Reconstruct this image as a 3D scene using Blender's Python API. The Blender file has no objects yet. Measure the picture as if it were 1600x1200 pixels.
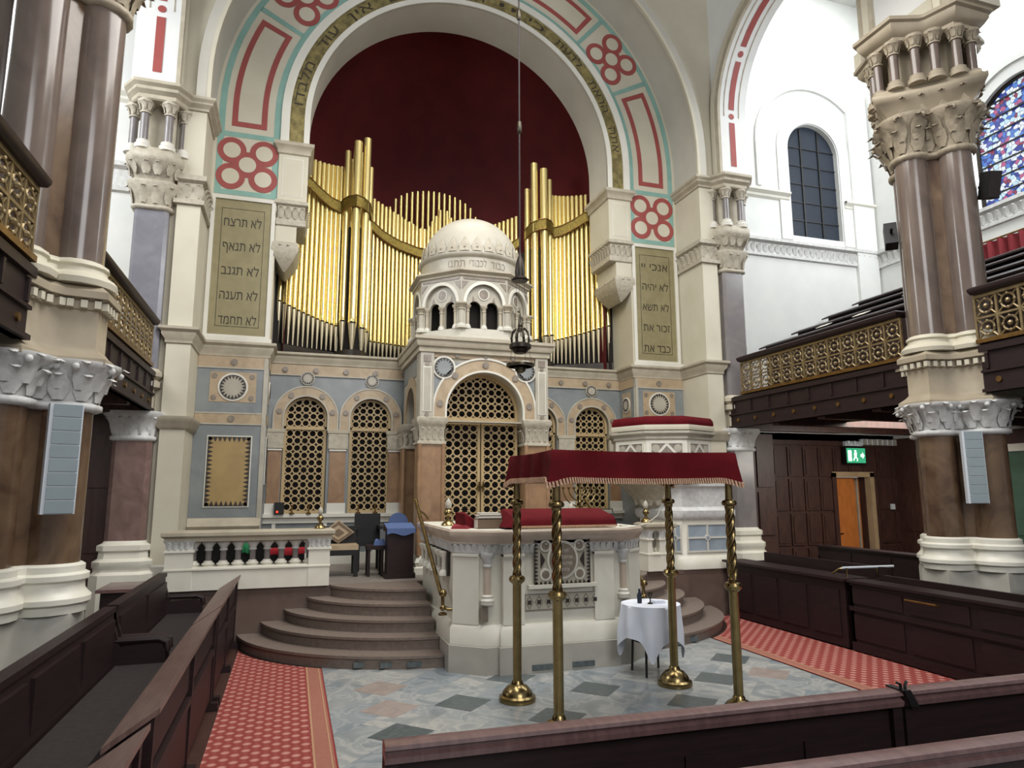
import bpy, bmesh, math, random
from mathutils import Vector as V
from mathutils.geometry import tessellate_polygon, delaunay_2d_cdt
random.seed(7)
PI = math.pi
scn = bpy.context.scene
COL = scn.collection

# ---------------------------------------------------------------- camera
yaw, pitch, roll = math.radians(17.7), math.radians(8.83), math.radians(-0.13)
fw = V((math.sin(yaw)*math.cos(pitch), math.cos(yaw)*math.cos(pitch), math.sin(pitch)))
r0 = V((math.cos(yaw), -math.sin(yaw), 0)); u0 = r0.cross(fw)
rt = r0*math.cos(roll)+u0*math.sin(roll); up = -r0*math.sin(roll)+u0*math.cos(roll)
cd = bpy.data.cameras.new('camera'); cam = bpy.data.objects.new('camera', cd); COL.objects.link(cam)
from mathutils import Matrix
cam.matrix_world = Matrix(((rt.x, up.x, -fw.x, 0), (rt.y, up.y, -fw.y, 0), (rt.z, up.z, -fw.z, 2.0), (0, 0, 0, 1)))
cd.sensor_width = 36; cd.lens = 1068/1600*36; cd.clip_start = .05; cd.clip_end = 100
scn.camera = cam

# ---------------------------------------------------------------- world, lights, exposure
w = bpy.data.worlds.new('world'); scn.world = w; w.use_nodes = True
w.node_tree.nodes['Background'].inputs[0].default_value = (.95, .97, 1, 1)
w.node_tree.nodes['Background'].inputs[1].default_value = .30
vs = scn.view_settings
vs.view_transform = 'Standard'; vs.look = 'None'; vs.gamma = 1; vs.use_curve_mapping = False; vs.exposure = 0.0

def area(name, loc, to, sx, sy, power, col=(1, 1, 1), spread=180):
    l = bpy.data.lights.new(name, 'AREA'); l.shape = 'RECTANGLE'; l.size = sx; l.size_y = sy
    l.energy = power; l.color = col; l.spread = math.radians(spread)
    o = bpy.data.objects.new(name, l); COL.objects.link(o); o.location = loc
    o.rotation_euler = (V(to)-V(loc)).to_track_quat('-Z', 'Y').to_euler(); return o
# daylight of the gallery windows in both aisles, plus added fill from unseen sources
area('right_gallery_daylight', (12.6, 8.2, 9.0), (9, 11, 6.5), 4, 3, 330, (.93, .97, 1))
area('right_aisle_fill', (10.8, 9.3, 13.6), (10.8, 11.2, 5), 3, 4, 330, (.95, .98, 1))  # added fill from above to whiten the aisle walls; no skylight there
area('left_gallery_daylight', (-5.6, 8.5, 8.5), (-2.5, 11, 7), 3, 3, 330, (.95, .98, 1))
area('west_fill', (3, -7, 9), (3, 11, 5), 6, 6, 800, (.98, .985, 1))  # added fill from behind the camera, source unseen
area('nave_floor_fill', (3, 6.0, 9.5), (3, 6.6, 0), 5, 5, 760, (1, .975, .93))  # added overhead fill to brighten the floor, no chandelier modelled
area('organ_light', (3, 11.9, 10.9), (3, 14.0, 5.6), 3.5, .5, 80, (1, .93, .78), 95)
area('right_under_gallery_light', (10.5, 9.6, 3.1), (10.8, 11.5, 0), 2, 3, 150, (1, .95, .86))
area('left_under_gallery_light', (-4.2, 8.6, 3.1), (-4.2, 8.8, 0), 2, 4, 45, (1, .96, .9))

# ---------------------------------------------------------------- materials
def lin(h):
    h = h.lstrip('#'); o = []
    for i in (0, 2, 4):
        c = int(h[i:i+2], 16)/255; o.append(c/12.92 if c <= .04045 else ((c+.055)/1.055)**2.4)
    return (*o, 1)
def mat(name, c1, c2=None, scale=6, rough=.5, metal=0, bump=0, detail=4, dist=0, lo=.35, hi=.65, vein=None, stretch=None, emit=0, spec=.5, coat=0):
    m = bpy.data.materials.new(name); m.use_nodes = True; nt = m.node_tree; n = nt.nodes; L = nt.links
    b = n['Principled BSDF']; b.inputs['Roughness'].default_value = rough; b.inputs['Metallic'].default_value = metal
    b.inputs['Specular IOR Level'].default_value = spec; b.inputs['Coat Weight'].default_value = coat
    b.inputs['Base Color'].default_value = lin(c1)
    if emit: b.inputs['Emission Color'].default_value = lin(c1); b.inputs['Emission Strength'].default_value = emit
    if c2 or bump:
        tc = n.new('ShaderNodeTexCoord'); src = tc.outputs['Object']
        if stretch:
            mp = n.new('ShaderNodeMapping'); L.new(src, mp.inputs[0]); mp.inputs['Scale'].default_value = stretch; src = mp.outputs[0]
        no = n.new('ShaderNodeTexNoise'); L.new(src, no.inputs['Vector']); no.inputs['Scale'].default_value = scale
        no.inputs['Detail'].default_value = detail; no.inputs['Distortion'].default_value = dist
        if c2:
            rp = n.new('ShaderNodeValToRGB'); e = rp.color_ramp.elements
            e[0].position = lo; e[0].color = lin(c1); e[1].position = hi; e[1].color = lin(c2)
            if vein:
                x = rp.color_ramp.elements.new((lo+hi)/2-.035); x.color = lin(c1)
                x = rp.color_ramp.elements.new((lo+hi)/2); x.color = lin(vein)
                x = rp.color_ramp.elements.new((lo+hi)/2+.035); x.color = lin(c2)
            L.new(no.outputs['Fac'], rp.inputs[0]); L.new(rp.outputs[0], b.inputs['Base Color'])
        if bump:
            bp = n.new('ShaderNodeBump'); bp.inputs['Strength'].default_value = bump; bp.inputs['Distance'].default_value = .02
            L.new(no.outputs['Fac'], bp.inputs['Height']); L.new(bp.outputs[0], b.inputs['Normal'])
    return m
M = {}
def mk(k, *a, **q): M[k] = mat(k, *a, **q)
mk('cream', 'c7c1ae', 'c1baa6', 2, .6)
mk('white', 'd6d3c8', 'cfccc0', 2, .5)
mk('plaster', 'dcdcd8', 'd5d6d3', 2, .6)
mk('soffit', 'bdb9ae', 'b7b3a8', 2, .6)
mk('stone', 'b3aa97', 'a49b88', 5, .6, bump=.15)
mk('carved', 'b6ae9d', 'a59d8c', 14, .6, bump=.35)
mk('carved_white', 'd0d0cd', 'bfbebb', 14, .55, bump=.3)
mk('teal', '86aba1', '7da398', 5, .6)
mk('red', '9a4a45', '934540', 5, .6)
mk('mosaic', '9d8f5c', '6f6440', 9, .35, metal=.45, detail=10)
mk('tablet', '8f8663', '857c5a', 6, .5, metal=.1)
mk('ink', '33291b', rough=.6)
mk('apse', '561a1c', '4d171a', 2, .7, spec=.2)
mk('bluemarble', '868a8a', '747a7b', 2.5, .35, dist=1, detail=9, lo=.3, hi=.7)
mk('pink', 'b09c80', 'a18d71', 5, .4, dist=1)
mk('ochre', 'ab9160', '9a8155', 2, .4, dist=1, detail=9, lo=.3, hi=.7)
mk('palemarble', 'b2ac9d', 'a39d8f', 3, .4, dist=1, detail=8)
mk('darkstone', '3b342d', '2b2622', 6, .4)
mk('discstone', '8a7f72', '756b60', 12, .35)
mk('brownmarble', '9d7d5e', '80634b', 4, .3, dist=1, detail=9, lo=.3, hi=.72)
mk('upmarble', '77695f', '5d514b', 2.5, .16, dist=1.2, detail=9, lo=.3, hi=.72, stretch=(1, 1, .5))
mk('lowmarble', '76604a', '4b372b', 3, .2, dist=1.2, detail=10, lo=.3, hi=.7, stretch=(1, 1, .7))
mk('greymarble', '7f7977', '757070', 3, .2, dist=1.2)
mk('redmarble', '836a63', '66504b', 3, .25, dist=1.5, detail=9, lo=.3, hi=.7)
mk('whitemarble', 'dedbce', 'd7d3c4', 3, .4, dist=1)
mk('greybase', 'b0aca2', 'a6a298', 3, .4, dist=1)
mk('wood', '2a1b1b', '221617', 5, .5, stretch=(1, 1, 8), spec=.3)
mk('woodtop', '6e5452', '5f4746', 6, .35, stretch=(6, 1, 1), coat=.2)
mk('desktop', '7d645c', '6c544d', 6, .4, stretch=(6, 1, 1))
mk('panelwood', '4a2f28', '3a241f', 4, .45, stretch=(4, 4, 1))
mk('orangewood', 'c8793a', 'b56a30', 4, .4, stretch=(4, 4, 1))
mk('cushion', '2b2322', '221b1b', 20, .8)
mk('brass', '94815a', '85724c', 14, .24, metal=1)
mk('brassdark', '8a6a3c', '6f5430', 14, .4, metal=.85)
mk('pipe', 'efdc9a', rough=.27, metal=.85)
mk('pipefoot', 'd8cdb0', rough=.3, metal=.7)
mk('pipeband', '8d7b3c', '4c4120', 60, .35, metal=.8, bump=.6)
mk('velvet', '5c0d15', '520a12', 5, .85, spec=.15)
mk('fringe', 'd2b494', 'b98c74', 60, .7)
mk('black', '0d0c0c', rough=.45)
mk('void', '16110d', rough=.9)  # near-black, paints the shade inside openings and behind the organ pipes
mk('lattice', 'b9a177', 'ac946a', 4, .45)
mk('linen', 'dfe3ec', 'd7dbe6', 3, .75)
mk('speaker', '8b979c', '849095', 4, .5)
mk('speakerside', 'cdd3d8', rough=.5)
mk('lampmetal', '4b463c', '37332b', 12, .35, metal=.9)
mk('iron', '2c2620', rough=.4, metal=.6)
mk('stepstone', '7d6f66', '71645b', 20, .5, dist=.5)
mk('brownfacing', '6b5a51', '5f4f47', 3, .35, dist=1)
mk('darkdiamond', '5e6667', '4d5556', 20, .3)
mk('pinkdiamond', 'a4968e', '948780', 5, .3, dist=2)
mk('paper', 'd9d4c8', rough=.8)
mk('blue', '4b5d86', rough=.85)
mk('bookcover', '6b5a48', rough=.7)
mk('curtain', '7a1a22', rough=.8)
mk('green', '2f8a63', rough=.5, emit=1.3)
mk('signwhite', 'e8fff2', rough=.5, emit=1.6)
mk('glassdark', '2f3641', '272d37', 40, .5, detail=8, spec=.2)
mk('rug', '3a3a44', '6b625a', 25, .9)
mk('tile', '8e9aa5', '9daab4', 5, .35)
mk('redled', 'ff3018', rough=.4, emit=4); mk('bagred', 'b3202c', rough=.8); mk('baggreen', '2f8f5c', rough=.8)
mk('railbrass', '92805f', '7d6c4d', 14, .42, metal=.6)
mk('bluegrey', '84838a', '78777e', 3, .2, dist=1.2)
mk('pinkstone', 'c2b2a2', 'b5a594', 4, .4, dist=1)
mk('domestone', 'b9b4a7', 'b1ac9e', 3, .45); mk('doorframe', 'b39a78', 'a58c6b', 4, .5)
mk('colstone_shaded', 'a0947f', '968a76', 5, .6, bump=.1); mk('colcarved_shaded', 'a0947f', '8c806d', 14, .6, bump=.35)  # column stone and carving, their shadow darkened into the colour
mk('doorgreen', '3f5a4c', '37503f', 5, .5)
mk('platformstone', '857d75', '786f67', 12, .5)
mk('slat', 'd5dbe4', rough=.5)

def floor_mat():
    m = bpy.data.materials.new('floor_marble'); m.use_nodes = True; nt = m.node_tree; n = nt.nodes; L = nt.links
    b = n['Principled BSDF']; b.inputs['Roughness'].default_value = .22
    tc = n.new('ShaderNodeTexCoord'); mp = n.new('ShaderNodeMapping'); mp.inputs['Rotation'].default_value = (0, 0, PI/4); L.new(tc.outputs['Object'], mp.inputs[0])
    ck = n.new('ShaderNodeTexVoronoi'); ck.feature = 'F1'; ck.distance = 'CHEBYCHEV'; ck.inputs['Scale'].default_value = 2.1; ck.inputs['Randomness'].default_value = 0
    L.new(mp.outputs[0], ck.inputs['Vector'])
    no = n.new('ShaderNodeTexNoise'); no.inputs['Scale'].default_value = 1.6; no.inputs['Detail'].default_value = 8; no.inputs['Distortion'].default_value = 2.5
    ad = n.new('ShaderNodeVectorMath'); ad.operation = 'MULTIPLY_ADD'; ad.inputs[1].default_value = (7, 7, 7); L.new(ck.outputs['Color'], ad.inputs[0])
    L.new(tc.outputs['Object'], ad.inputs[2]); L.new(ad.outputs[0], no.inputs['Vector'])
    rp = n.new('ShaderNodeValToRGB'); e = rp.color_ramp.elements
    e[0].position = .3; e[0].color = lin('949ca1'); e[1].position = .72; e[1].color = lin('b9bfc2')
    x = e.new(.45); x.color = lin('a3abaf'); x = e.new(.53); x.color = lin('c1c4c3'); x = e.new(.58); x.color = lin('a8afb2')
    L.new(no.outputs['Fac'], rp.inputs[0])
    sp = n.new('ShaderNodeSeparateColor'); L.new(ck.outputs['Color'], sp.inputs[0])
    r2 = n.new('ShaderNodeValToRGB'); e = r2.color_ramp.elements; e[0].color = lin('c9ced2'); e[1].color = lin('f3ece4'); L.new(sp.outputs[0], r2.inputs[0])
    mx = n.new('ShaderNodeMix'); mx.data_type = 'RGBA'; mx.blend_type = 'MULTIPLY'; mx.inputs[0].default_value = 1
    L.new(rp.outputs[0], mx.inputs[6]); L.new(r2.outputs[0], mx.inputs[7]); L.new(mx.outputs[2], b.inputs['Base Color'])
    return m
M['floor'] = floor_mat()
def carpet_mat():
    m = bpy.data.materials.new('carpet_red'); m.use_nodes = True; nt = m.node_tree; n = nt.nodes; L = nt.links
    b = n['Principled BSDF']; b.inputs['Roughness'].default_value = .95; b.inputs['Specular IOR Level'].default_value = .1
    tc = n.new('ShaderNodeTexCoord'); mp = n.new('ShaderNodeMapping'); L.new(tc.outputs['Object'], mp.inputs[0])
    mp.inputs['Scale'].default_value = (9.5, 9.5, 9.5); mp.inputs['Rotation'].default_value = (0, 0, PI/4)
    vo = n.new('ShaderNodeTexVoronoi'); vo.inputs['Randomness'].default_value = 0; vo.inputs['Scale'].default_value = 1.0; L.new(mp.outputs[0], vo.inputs['Vector'])
    rp = n.new('ShaderNodeValToRGB'); e = rp.color_ramp.elements; e[0].position = .2; e[0].color = lin('b98379'); e[1].position = .36; e[1].color = lin('8f4843')
    x = e.new(.5); x.color = lin('883f3a'); x = e.new(.66); x.color = lin('98524b')
    L.new(vo.outputs['Distance'], rp.inputs[0]); L.new(rp.outputs[0], b.inputs['Base Color']); return m
M['carpet'] = carpet_mat()
mk('carpetedge', '9c6656', '945e4f', 40, .95); mk('carpetline', '8a2f2b', rough=.95); mk('carpettan', 'b08a68', rough=.95)
def glass_mat():
    m = bpy.data.materials.new('stained_glass'); m.use_nodes = True; nt = m.node_tree; n = nt.nodes; L = nt.links
    b = n['Principled BSDF']; b.inputs['Roughness'].default_value = .3; b.inputs['Base Color'].default_value = (.02, .02, .03, 1)
    tc = n.new('ShaderNodeTexCoord'); vo = n.new('ShaderNodeTexVoronoi'); vo.inputs['Scale'].default_value = 13; L.new(tc.outputs['Object'], vo.inputs['Vector'])
    sp = n.new('ShaderNodeSeparateColor'); L.new(vo.outputs['Color'], sp.inputs[0])
    rp = n.new('ShaderNodeValToRGB'); rp.color_ramp.interpolation = 'CONSTANT'; e = rp.color_ramp.elements
    e[0].position = 0; e[0].color = lin('2a3f9c'); e[1].position = .18; e[1].color = lin('4f7fd0')
    for p, c in ((.34, 'e9f2fb'), (.58, 'b85c86'), (.65, 'c9e8f6'), (.80, '8a3350'), (.86, '5a63b8'), (.92, 'f4f6fb')):
        x = e.new(p); x.color = lin(c)
    L.new(sp.outputs[0], rp.inputs[0])
    v2 = n.new('ShaderNodeTexVoronoi'); v2.feature = 'DISTANCE_TO_EDGE'; v2.inputs['Scale'].default_value = 13; L.new(tc.outputs['Object'], v2.inputs['Vector'])
    gt = n.new('ShaderNodeMath'); gt.operation = 'GREATER_THAN'; gt.inputs[1].default_value = .035; L.new(v2.outputs['Distance'], gt.inputs[0])
    ml = n.new('ShaderNodeMath'); ml.operation = 'MULTIPLY'; ml.inputs[1].default_value = 1.0; L.new(gt.outputs[0], ml.inputs[0])
    L.new(rp.outputs[0], b.inputs['Emission Color']); L.new(ml.outputs[0], b.inputs['Emission Strength']); return m
M['stained'] = glass_mat()

# ---------------------------------------------------------------- mesh helpers
ORG = {}
def FY(y): return lambda u, v, d: (u, y+d, v)          # plane facing the nave (-Y); d goes into the wall
def FXn(x): return lambda u, v, d: (x+d, u, v)         # plane facing -X, u runs along Y
def FXp(x): return lambda u, v, d: (x-d, u, v)         # plane facing +X
def FZ(z): return lambda u, v, d: (u, v, z-d)
def arc(cx, cy, r, a0, a1, n):
    return [(cx+r*math.cos(a0+(a1-a0)*i/n), cy+r*math.sin(a0+(a1-a0)*i/n)) for i in range(n+1)]
def rect(x0, x1, z0, z1): return [(x0, z0), (x1, z0), (x1, z1), (x0, z1)]
def circ(cx, cz, r, n=20): return [(cx+r*math.cos(2*PI*i/n), cz+r*math.sin(2*PI*i/n)) for i in range(n)]
def archp(cx, r, z0, zs, n=24): return [(cx-r, z0), (cx+r, z0)]+arc(cx, zs, r, 0, PI, n)
def archband(cx, ra, rb, z0, zs, n=40):
    return [(cx+rb, z0)]+arc(cx, zs, rb, 0, PI, n)+[(cx-rb, z0), (cx-ra, z0)]+arc(cx, zs, ra, PI, 0, n)+[(cx+ra, z0)]
def ringsec(cx, cz, ra, rb, a0, a1, n=10): return arc(cx, cz, rb, a0, a1, n)+arc(cx, cz, ra, a1, a0, n)
def off(plan, d, closed=True):
    n = len(plan); out = []
    for i in range(n):
        ns = []
        for a, b in ((i-1, i), (i, i+1)):
            if not closed and (a < 0 or b >= n): continue
            p, q = plan[a % n], plan[b % n]; dx, dy = q[0]-p[0], q[1]-p[1]; l = math.hypot(dx, dy) or 1
            ns.append((dy/l, -dx/l))
        if len(ns) == 1: mx, my = ns[0]; k = 1
        else:
            mx, my = ns[0][0]+ns[1][0], ns[0][1]+ns[1][1]; k = 1/max(.35, 1+ns[0][0]*ns[1][0]+ns[0][1]*ns[1][1])
        out.append((plan[i][0]+mx*k*d, plan[i][1]+my*k*d))
    return out

class MB:
    def __init__(s): s.v = []; s.f = []; s.m = []; s.mats = []
    def mi(s, k):
        if k not in s.mats: s.mats.append(k)
        return s.mats.index(k)
    def add(s, vs, fs, k):
        o = len(s.v); s.v += [tuple(p) for p in vs]; i = s.mi(k)
        for f in fs: s.f.append([o+j for j in f]); s.m.append(i)
        return s
    def box(s, x0, x1, y0, y1, z0, z1, k):
        return s.add([(x, y, z) for z in (z0, z1) for y in (y0, y1) for x in (x0, x1)],
                     [(0, 2, 3, 1), (4, 5, 7, 6), (0, 1, 5, 4), (2, 6, 7, 3), (0, 4, 6, 2), (1, 3, 7, 5)], k)
    def prism(s, poly, mp, d0, d1, k, holes=(), back=True, sk=None):
        rings = [list(poly)]+[list(h) for h in holes]
        flat = [p for r in rings for p in r]; n = len(flat)
        if len(rings) == 1 and n <= 4: tr = [list(range(n))]
        else: tr = tessellate_polygon([[V((p[0], p[1], 0)) for p in r] for r in rings])
        vs = [mp(p[0], p[1], d0) for p in flat]+[mp(p[0], p[1], d1) for p in flat]
        fs = [list(t) for t in tr]
        if back: fs += [[n+j for j in reversed(t)] for t in tr]
        s.add(vs, fs, k); o = len(s.v)-2*n; i = s.mi(sk or k); a = 0
        for r in rings:
            c = len(r)
            for j in range(c):
                p, q = o+a+j, o+a+(j+1) % c; s.f.append([p, q, q+n, p+n]); s.m.append(i)
            a += c
        return s
    def lathe(s, prof, c, k, n=24, a0=0, a1=2*PI, sx=1, sy=1):
        full = abs(a1-a0-2*PI) < 1e-6; m = n if full else n+1; vs = []
        for r, z in prof:
            for i in range(m):
                a = a0+(a1-a0)*i/n; vs.append((c[0]+r*sx*math.cos(a), c[1]+r*sy*math.sin(a), c[2]+z))
        fs = []
        for j in range(len(prof)-1):
            for i in range(n if full else n):
                i2 = (i+1) % m; fs.append((j*m+i, j*m+i2, (j+1)*m+i2, (j+1)*m+i))
        if full:
            if prof[0][0] > 1e-5: fs.append(list(reversed(range(m))))
            if prof[-1][0] > 1e-5: fs.append([(len(prof)-1)*m+i for i in range(m)])
        return s.add(vs, fs, k)
    def cyl(s, c, r, z0, z1, k, n=16): return s.lathe([(r, z0), (r, z1)], (c[0], c[1], 0), k, n)
    def tube(s, pts, r, k, n=8, closed=False, cap=True):
        P = [V(p) for p in pts]; N = len(P); vs = []; prev = None
        for i in range(N):
            if closed: t = P[(i+1) % N]-P[i-1]
            else: t = P[min(i+1, N-1)]-P[max(i-1, 0)]
            t.normalize()
            if prev is None:
                a = V((0, 0, 1)) if abs(t.z) < .9 else V((1, 0, 0)); u = t.cross(a).normalized()
            else: u = (prev-t*prev.dot(t)).normalized()
            prev = u; w2 = t.cross(u); rr = r[i] if isinstance(r, (list, tuple)) else r
            for j in range(n):
                a = 2*PI*j/n; vs.append(P[i]+u*(rr*math.cos(a))+w2*(rr*math.sin(a)))
        fs = []
        for i in range(N if closed else N-1):
            i2 = (i+1) % N
            for j in range(n): fs.append((i*n+j, i*n+(j+1) % n, i2*n+(j+1) % n, i2*n+j))
        if not closed and cap: fs += [list(range(n)), [(N-1)*n+j for j in reversed(range(n))]]
        return s.add(vs, fs, k)
    def loft(s, plan, prof, k, closed=True, cap=True, back=None):
        """plan outline swept up a profile of (outward offset, z)."""
        n = len(plan); vs = []
        for d, z in prof: vs += [(p[0], p[1], z) for p in off(plan, d, closed)]
        fs = []
        for j in range(len(prof)-1):
            for i in range(n if closed else n-1):
                i2 = (i+1) % n; fs.append((j*n+i, j*n+i2, (j+1)*n+i2, (j+1)*n+i))
        s.add(vs, fs, k)
        if cap:
            for j in (0, len(prof)-1):
                r = vs[j*n:(j+1)*n]
                if closed: t = tessellate_polygon([[V((p[0], p[1], 0)) for p in r]]); s.add(r, [list(x) for x in t], k)
        return s
    def ball(s, c, r, k, n=10, sz=1):
        m = max(4, n//2); return s.lathe([(r*math.sin(PI*i/m), -r*sz*math.cos(PI*i/m)) for i in range(m+1)], c, k, n)
    def leaf(s, p, nrm, h, wd, k, curl=.5):
        """a small curled acanthus leaf rising from p, bending outward along nrm."""
        nx, ny = nrm; tx, ty = -ny, nx; vs = []
        for i, (hh, ww, oo) in enumerate(((0, .5, .02), (.32, 1.0, .12), (.66, 1.05, .32), (.95, .62, .75), (.86, .2, 1))):
            for sgn in (-1, 0, 1):
                o = oo*curl*h+(.18*wd if sgn == 0 else 0)
                vs.append((p[0]+nx*o+tx*sgn*ww*wd/2, p[1]+ny*o+ty*sgn*ww*wd/2, p[2]+hh*h))
        fs = [(i*3+j, i*3+j+1, i*3+j+4, i*3+j+3) for i in range(4) for j in range(2)]
        return s.add(vs, fs, k)
    def leaves(s, plan, z, h, step, k, closed=True, curl=.5, wd=None):
        n = len(plan); acc = step/2
        for i in range(n if closed else n-1):
            p, q = plan[i], plan[(i+1) % n]; dx, dy = q[0]-p[0], q[1]-p[1]; l = math.hypot(dx, dy)
            if l < 1e-6: continue
            while acc < l:
                s.leaf((p[0]+dx*acc/l, p[1]+dy*acc/l, z), (dy/l, -dx/l), h, wd or step*.8, k, curl); acc += step
            acc -= l
        return s
    def build(s, name, parent=None, ang=40, org=None, label=None, **props):
        o0 = org if org is not None else (ORG.get(parent) if parent else (0, 0, 0)); o0 = o0 or (0, 0, 0)
        me = bpy.data.meshes.new(name); me.from_pydata([(x-o0[0], y-o0[1], z-o0[2]) for x, y, z in s.v], [], s.f)
        for k in s.mats: me.materials.append(M[k])
        me.polygons.foreach_set('material_index', s.m)
        b = bmesh.new(); b.from_mesh(me); bmesh.ops.recalc_face_normals(b, faces=b.faces); b.to_mesh(me); b.free()
        me.shade_smooth(); me.set_sharp_from_angle(angle=math.radians(ang)); me.update()
        o = bpy.data.objects.new(name, me); COL.objects.link(o)
        if parent: o.parent = parent; ORG[o] = o0
        else: o.location = o0
        if label: o['label'] = label
        for a, q in props.items(): o[a] = q
        return o
def struct(mb, name, **q): return mb.build(name, kind='structure', **q)
def thing(name, label, cat, loc=(0, 0, 0), group=None):
    o = bpy.data.objects.new(name, None); COL.objects.link(o); o.location = loc; o.empty_display_size = .1
    o['label'] = label; o['category'] = cat
    if group: o['group'] = group
    ORG[o] = tuple(loc); return o
def solo(mb, name, label, cat, loc=(0, 0, 0), group=None, ang=40):
    o = mb.build(name, org=loc, ang=ang); o['label'] = label; o['category'] = cat
    if group: o['group'] = group
    return o
def dup(o, loc, label, group=None, rotz=None):
    c = o.copy(); COL.objects.link(c); c.location = loc; c['label'] = label
    if rotz is not None: c.rotation_euler = (0, 0, rotz)
    if group: c['group'] = group
    for ch in list(o.children):
        d = ch.copy(); COL.objects.link(d); d.parent = c
        for g in list(ch.children): e = g.copy(); COL.objects.link(e); e.parent = d
    return c
def mirror_mb(mb):
    q = MB(); q.v = [(2*CX-x, y, z) for x, y, z in mb.v]; q.f = [list(f) for f in mb.f]; q.m = list(mb.m); q.mats = list(mb.mats); return q
def text(mb, s, k, size, place, ext=.004, heb=True, width=None):
    """flat lettering; place maps (u, v, d) of the centred text to the world."""
    cu = bpy.data.curves.new('t', 'FONT'); cu.body = s[::-1] if heb else s; cu.size = size; cu.align_x = 'CENTER'; cu.align_y = 'CENTER'
    cu.resolution_u = 2; cu.fill_mode = 'NONE'; cu.offset = size*.012
    ob = bpy.data.objects.new('t', cu); me = bpy.data.meshes.new_from_object(ob)
    pts = [v.co.xy.copy() for v in me.vertices]; loops = []; es = [tuple(sorted(e.vertices)) for e in me.edges]; E = set(es); i = 0
    while i < len(pts):
        j = i
        while j+1 < len(pts) and (j, j+1) in E: j += 1
        loops.append((i, j)); i = j+1
    dirs = [(q, q+1 if q < j else i) for i, j in loops for q in range(i, j+1)]
    def wn(p):
        n = 0
        for a, b in dirs:
            A, B = pts[a], pts[b]
            if (A.y <= p.y) != (B.y <= p.y):
                x = A.x+(p.y-A.y)/(B.y-A.y)*(B.x-A.x)
                if x > p.x: n += 1 if B.y > A.y else -1
        return n
    if pts:
        v2, _, fs, *_ = delaunay_2d_cdt(pts, dirs, [], 0, 1e-6)
        keep = [f for f in fs if wn(sum((v2[i] for i in f), V((0, 0)))/len(f))]
        x0 = min(v.x for v in v2); x1 = max(v.x for v in v2); sc = (width/(x1-x0)) if width else 1; cxx = (x0+x1)/2
        mb.add([place((v.x-cxx)*sc, v.y, 0) for v in v2], [list(f) for f in keep], k)
    bpy.data.objects.remove(ob); bpy.data.curves.remove(cu); bpy.data.meshes.remove(me)
CX = 2.98
YP, YW, YC, YA = 12.1, 12.75, 11.2, 10.75
ZC = 8.65; PZ = .725
def mx(x): return 2*CX-x
# ================================================================ SETTING
m = MB(); m.box(.42, 5.54, 1.2, 10.2, -.2, 0, 'floor')
for x, y in ((1.65, 6.72), (3.04, 6.75), (4.43, 6.70), (2.35, 7.42), (2.35, 6.05), (3.73, 6.05), (.96, 6.05), (5.1, 7.4), (1.65, 5.35), (3.04, 5.35), (4.43, 5.35)):
    m.prism([(x-.28, y), (x, y-.28), (x+.28, y), (x, y+.28)], FZ(.002), 0, .004, 'darkdiamond')
for x, y in ((.96, 6.75), (1.0, 5.35), (1.65, 6.05), (3.04, 6.05), (5.1, 6.7), (4.43, 6.05), (.96, 7.45), (1.62, 7.45)):
    m.prism([(x-.28, y), (x, y-.28), (x+.28, y), (x, y+.28)], FZ(.0015), 0, .0035, 'pinkdiamond' if x < 1.2 or x > 5 else 'floor')
struct(m, 'floor')
m = MB(); m.box(-6, .42, 1.2, 12.2, -.2, -.001, 'panelwood').box(5.54, 13.2, 1.2, 12.2, -.2, -.001, 'panelwood'); struct(m, 'floor_pews')
m = MB(); m.box(-1.56, 7.52, 10.02, 12.9, .35, PZ, 'platformstone'); struct(m, 'floor_platform')

def pier_plan():   # left half, outline of everything masonry (counter-clockwise, nave face last)
    return [(-2.5, 13.1), (-2.5, 11.32), (-1.90, 11.32), (-1.90, 11.2), (-1.56, 11.2), (-1.56, 12.1), (-.46, 12.1), (-.46, 13.1)]
for side in 'left', 'right':
    m = MB(); P = pier_plan()
    m.loft(P, [(0, 0), (0, 8.15)], 'cream')
    if side == 'right': m = mirror_mb(m)
    struct(m, 'wall_pier_'+side)
    # cornices that run round the pier
    path = [(-2.5, 12.2), (-2.5, 11.4), (-2.5, 11.32), (-1.90, 11.32), (-1.90, 11.2), (-1.56, 11.2), (-1.56, 12.1)]
    cpath = path+[(-.46, 12.1), (-.46, 12.76)]
    m = MB()
    m.loft(cpath[3:], [(0, 4.2), (.02, 4.22), (.02, 4.27), (.07, 4.34), (.07, 4.38), (.11, 4.42), (.11, 4.46), (0, 4.47)], 'stone', False)
    m.loft(path[3:], [(0, 8.0), (.03, 8.01), (.03, 8.05), (.09, 8.1), (.09, 8.13), (.13, 8.17), (.13, 8.21), (0, 8.23)], 'stone', False)
    m.loft(path, [(0, 6.42), (.05, 6.43), (.05, 6.5), (.01, 6.52), (.01, 6.78), (.07, 6.82), (.07, 6.9), (0, 6.92)], 'carved', False)
    m.loft(path[3:], [(0, 2.9), (.05, 2.94), (.07, 3.02), (.1, 3.06), (.1, 3.1), (0, 3.11)], 'stone', False)
    m.leaves(path[3:], 6.54, .22, .17, 'carved', False, .35)
    m.loft(path[3:], [(.03, 0), (.03, .92), (.0, .95)], 'greybase', False)
    if side == 'right': m = mirror_mb(m)
    struct(m, 'trim_cornice_'+side)

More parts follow.
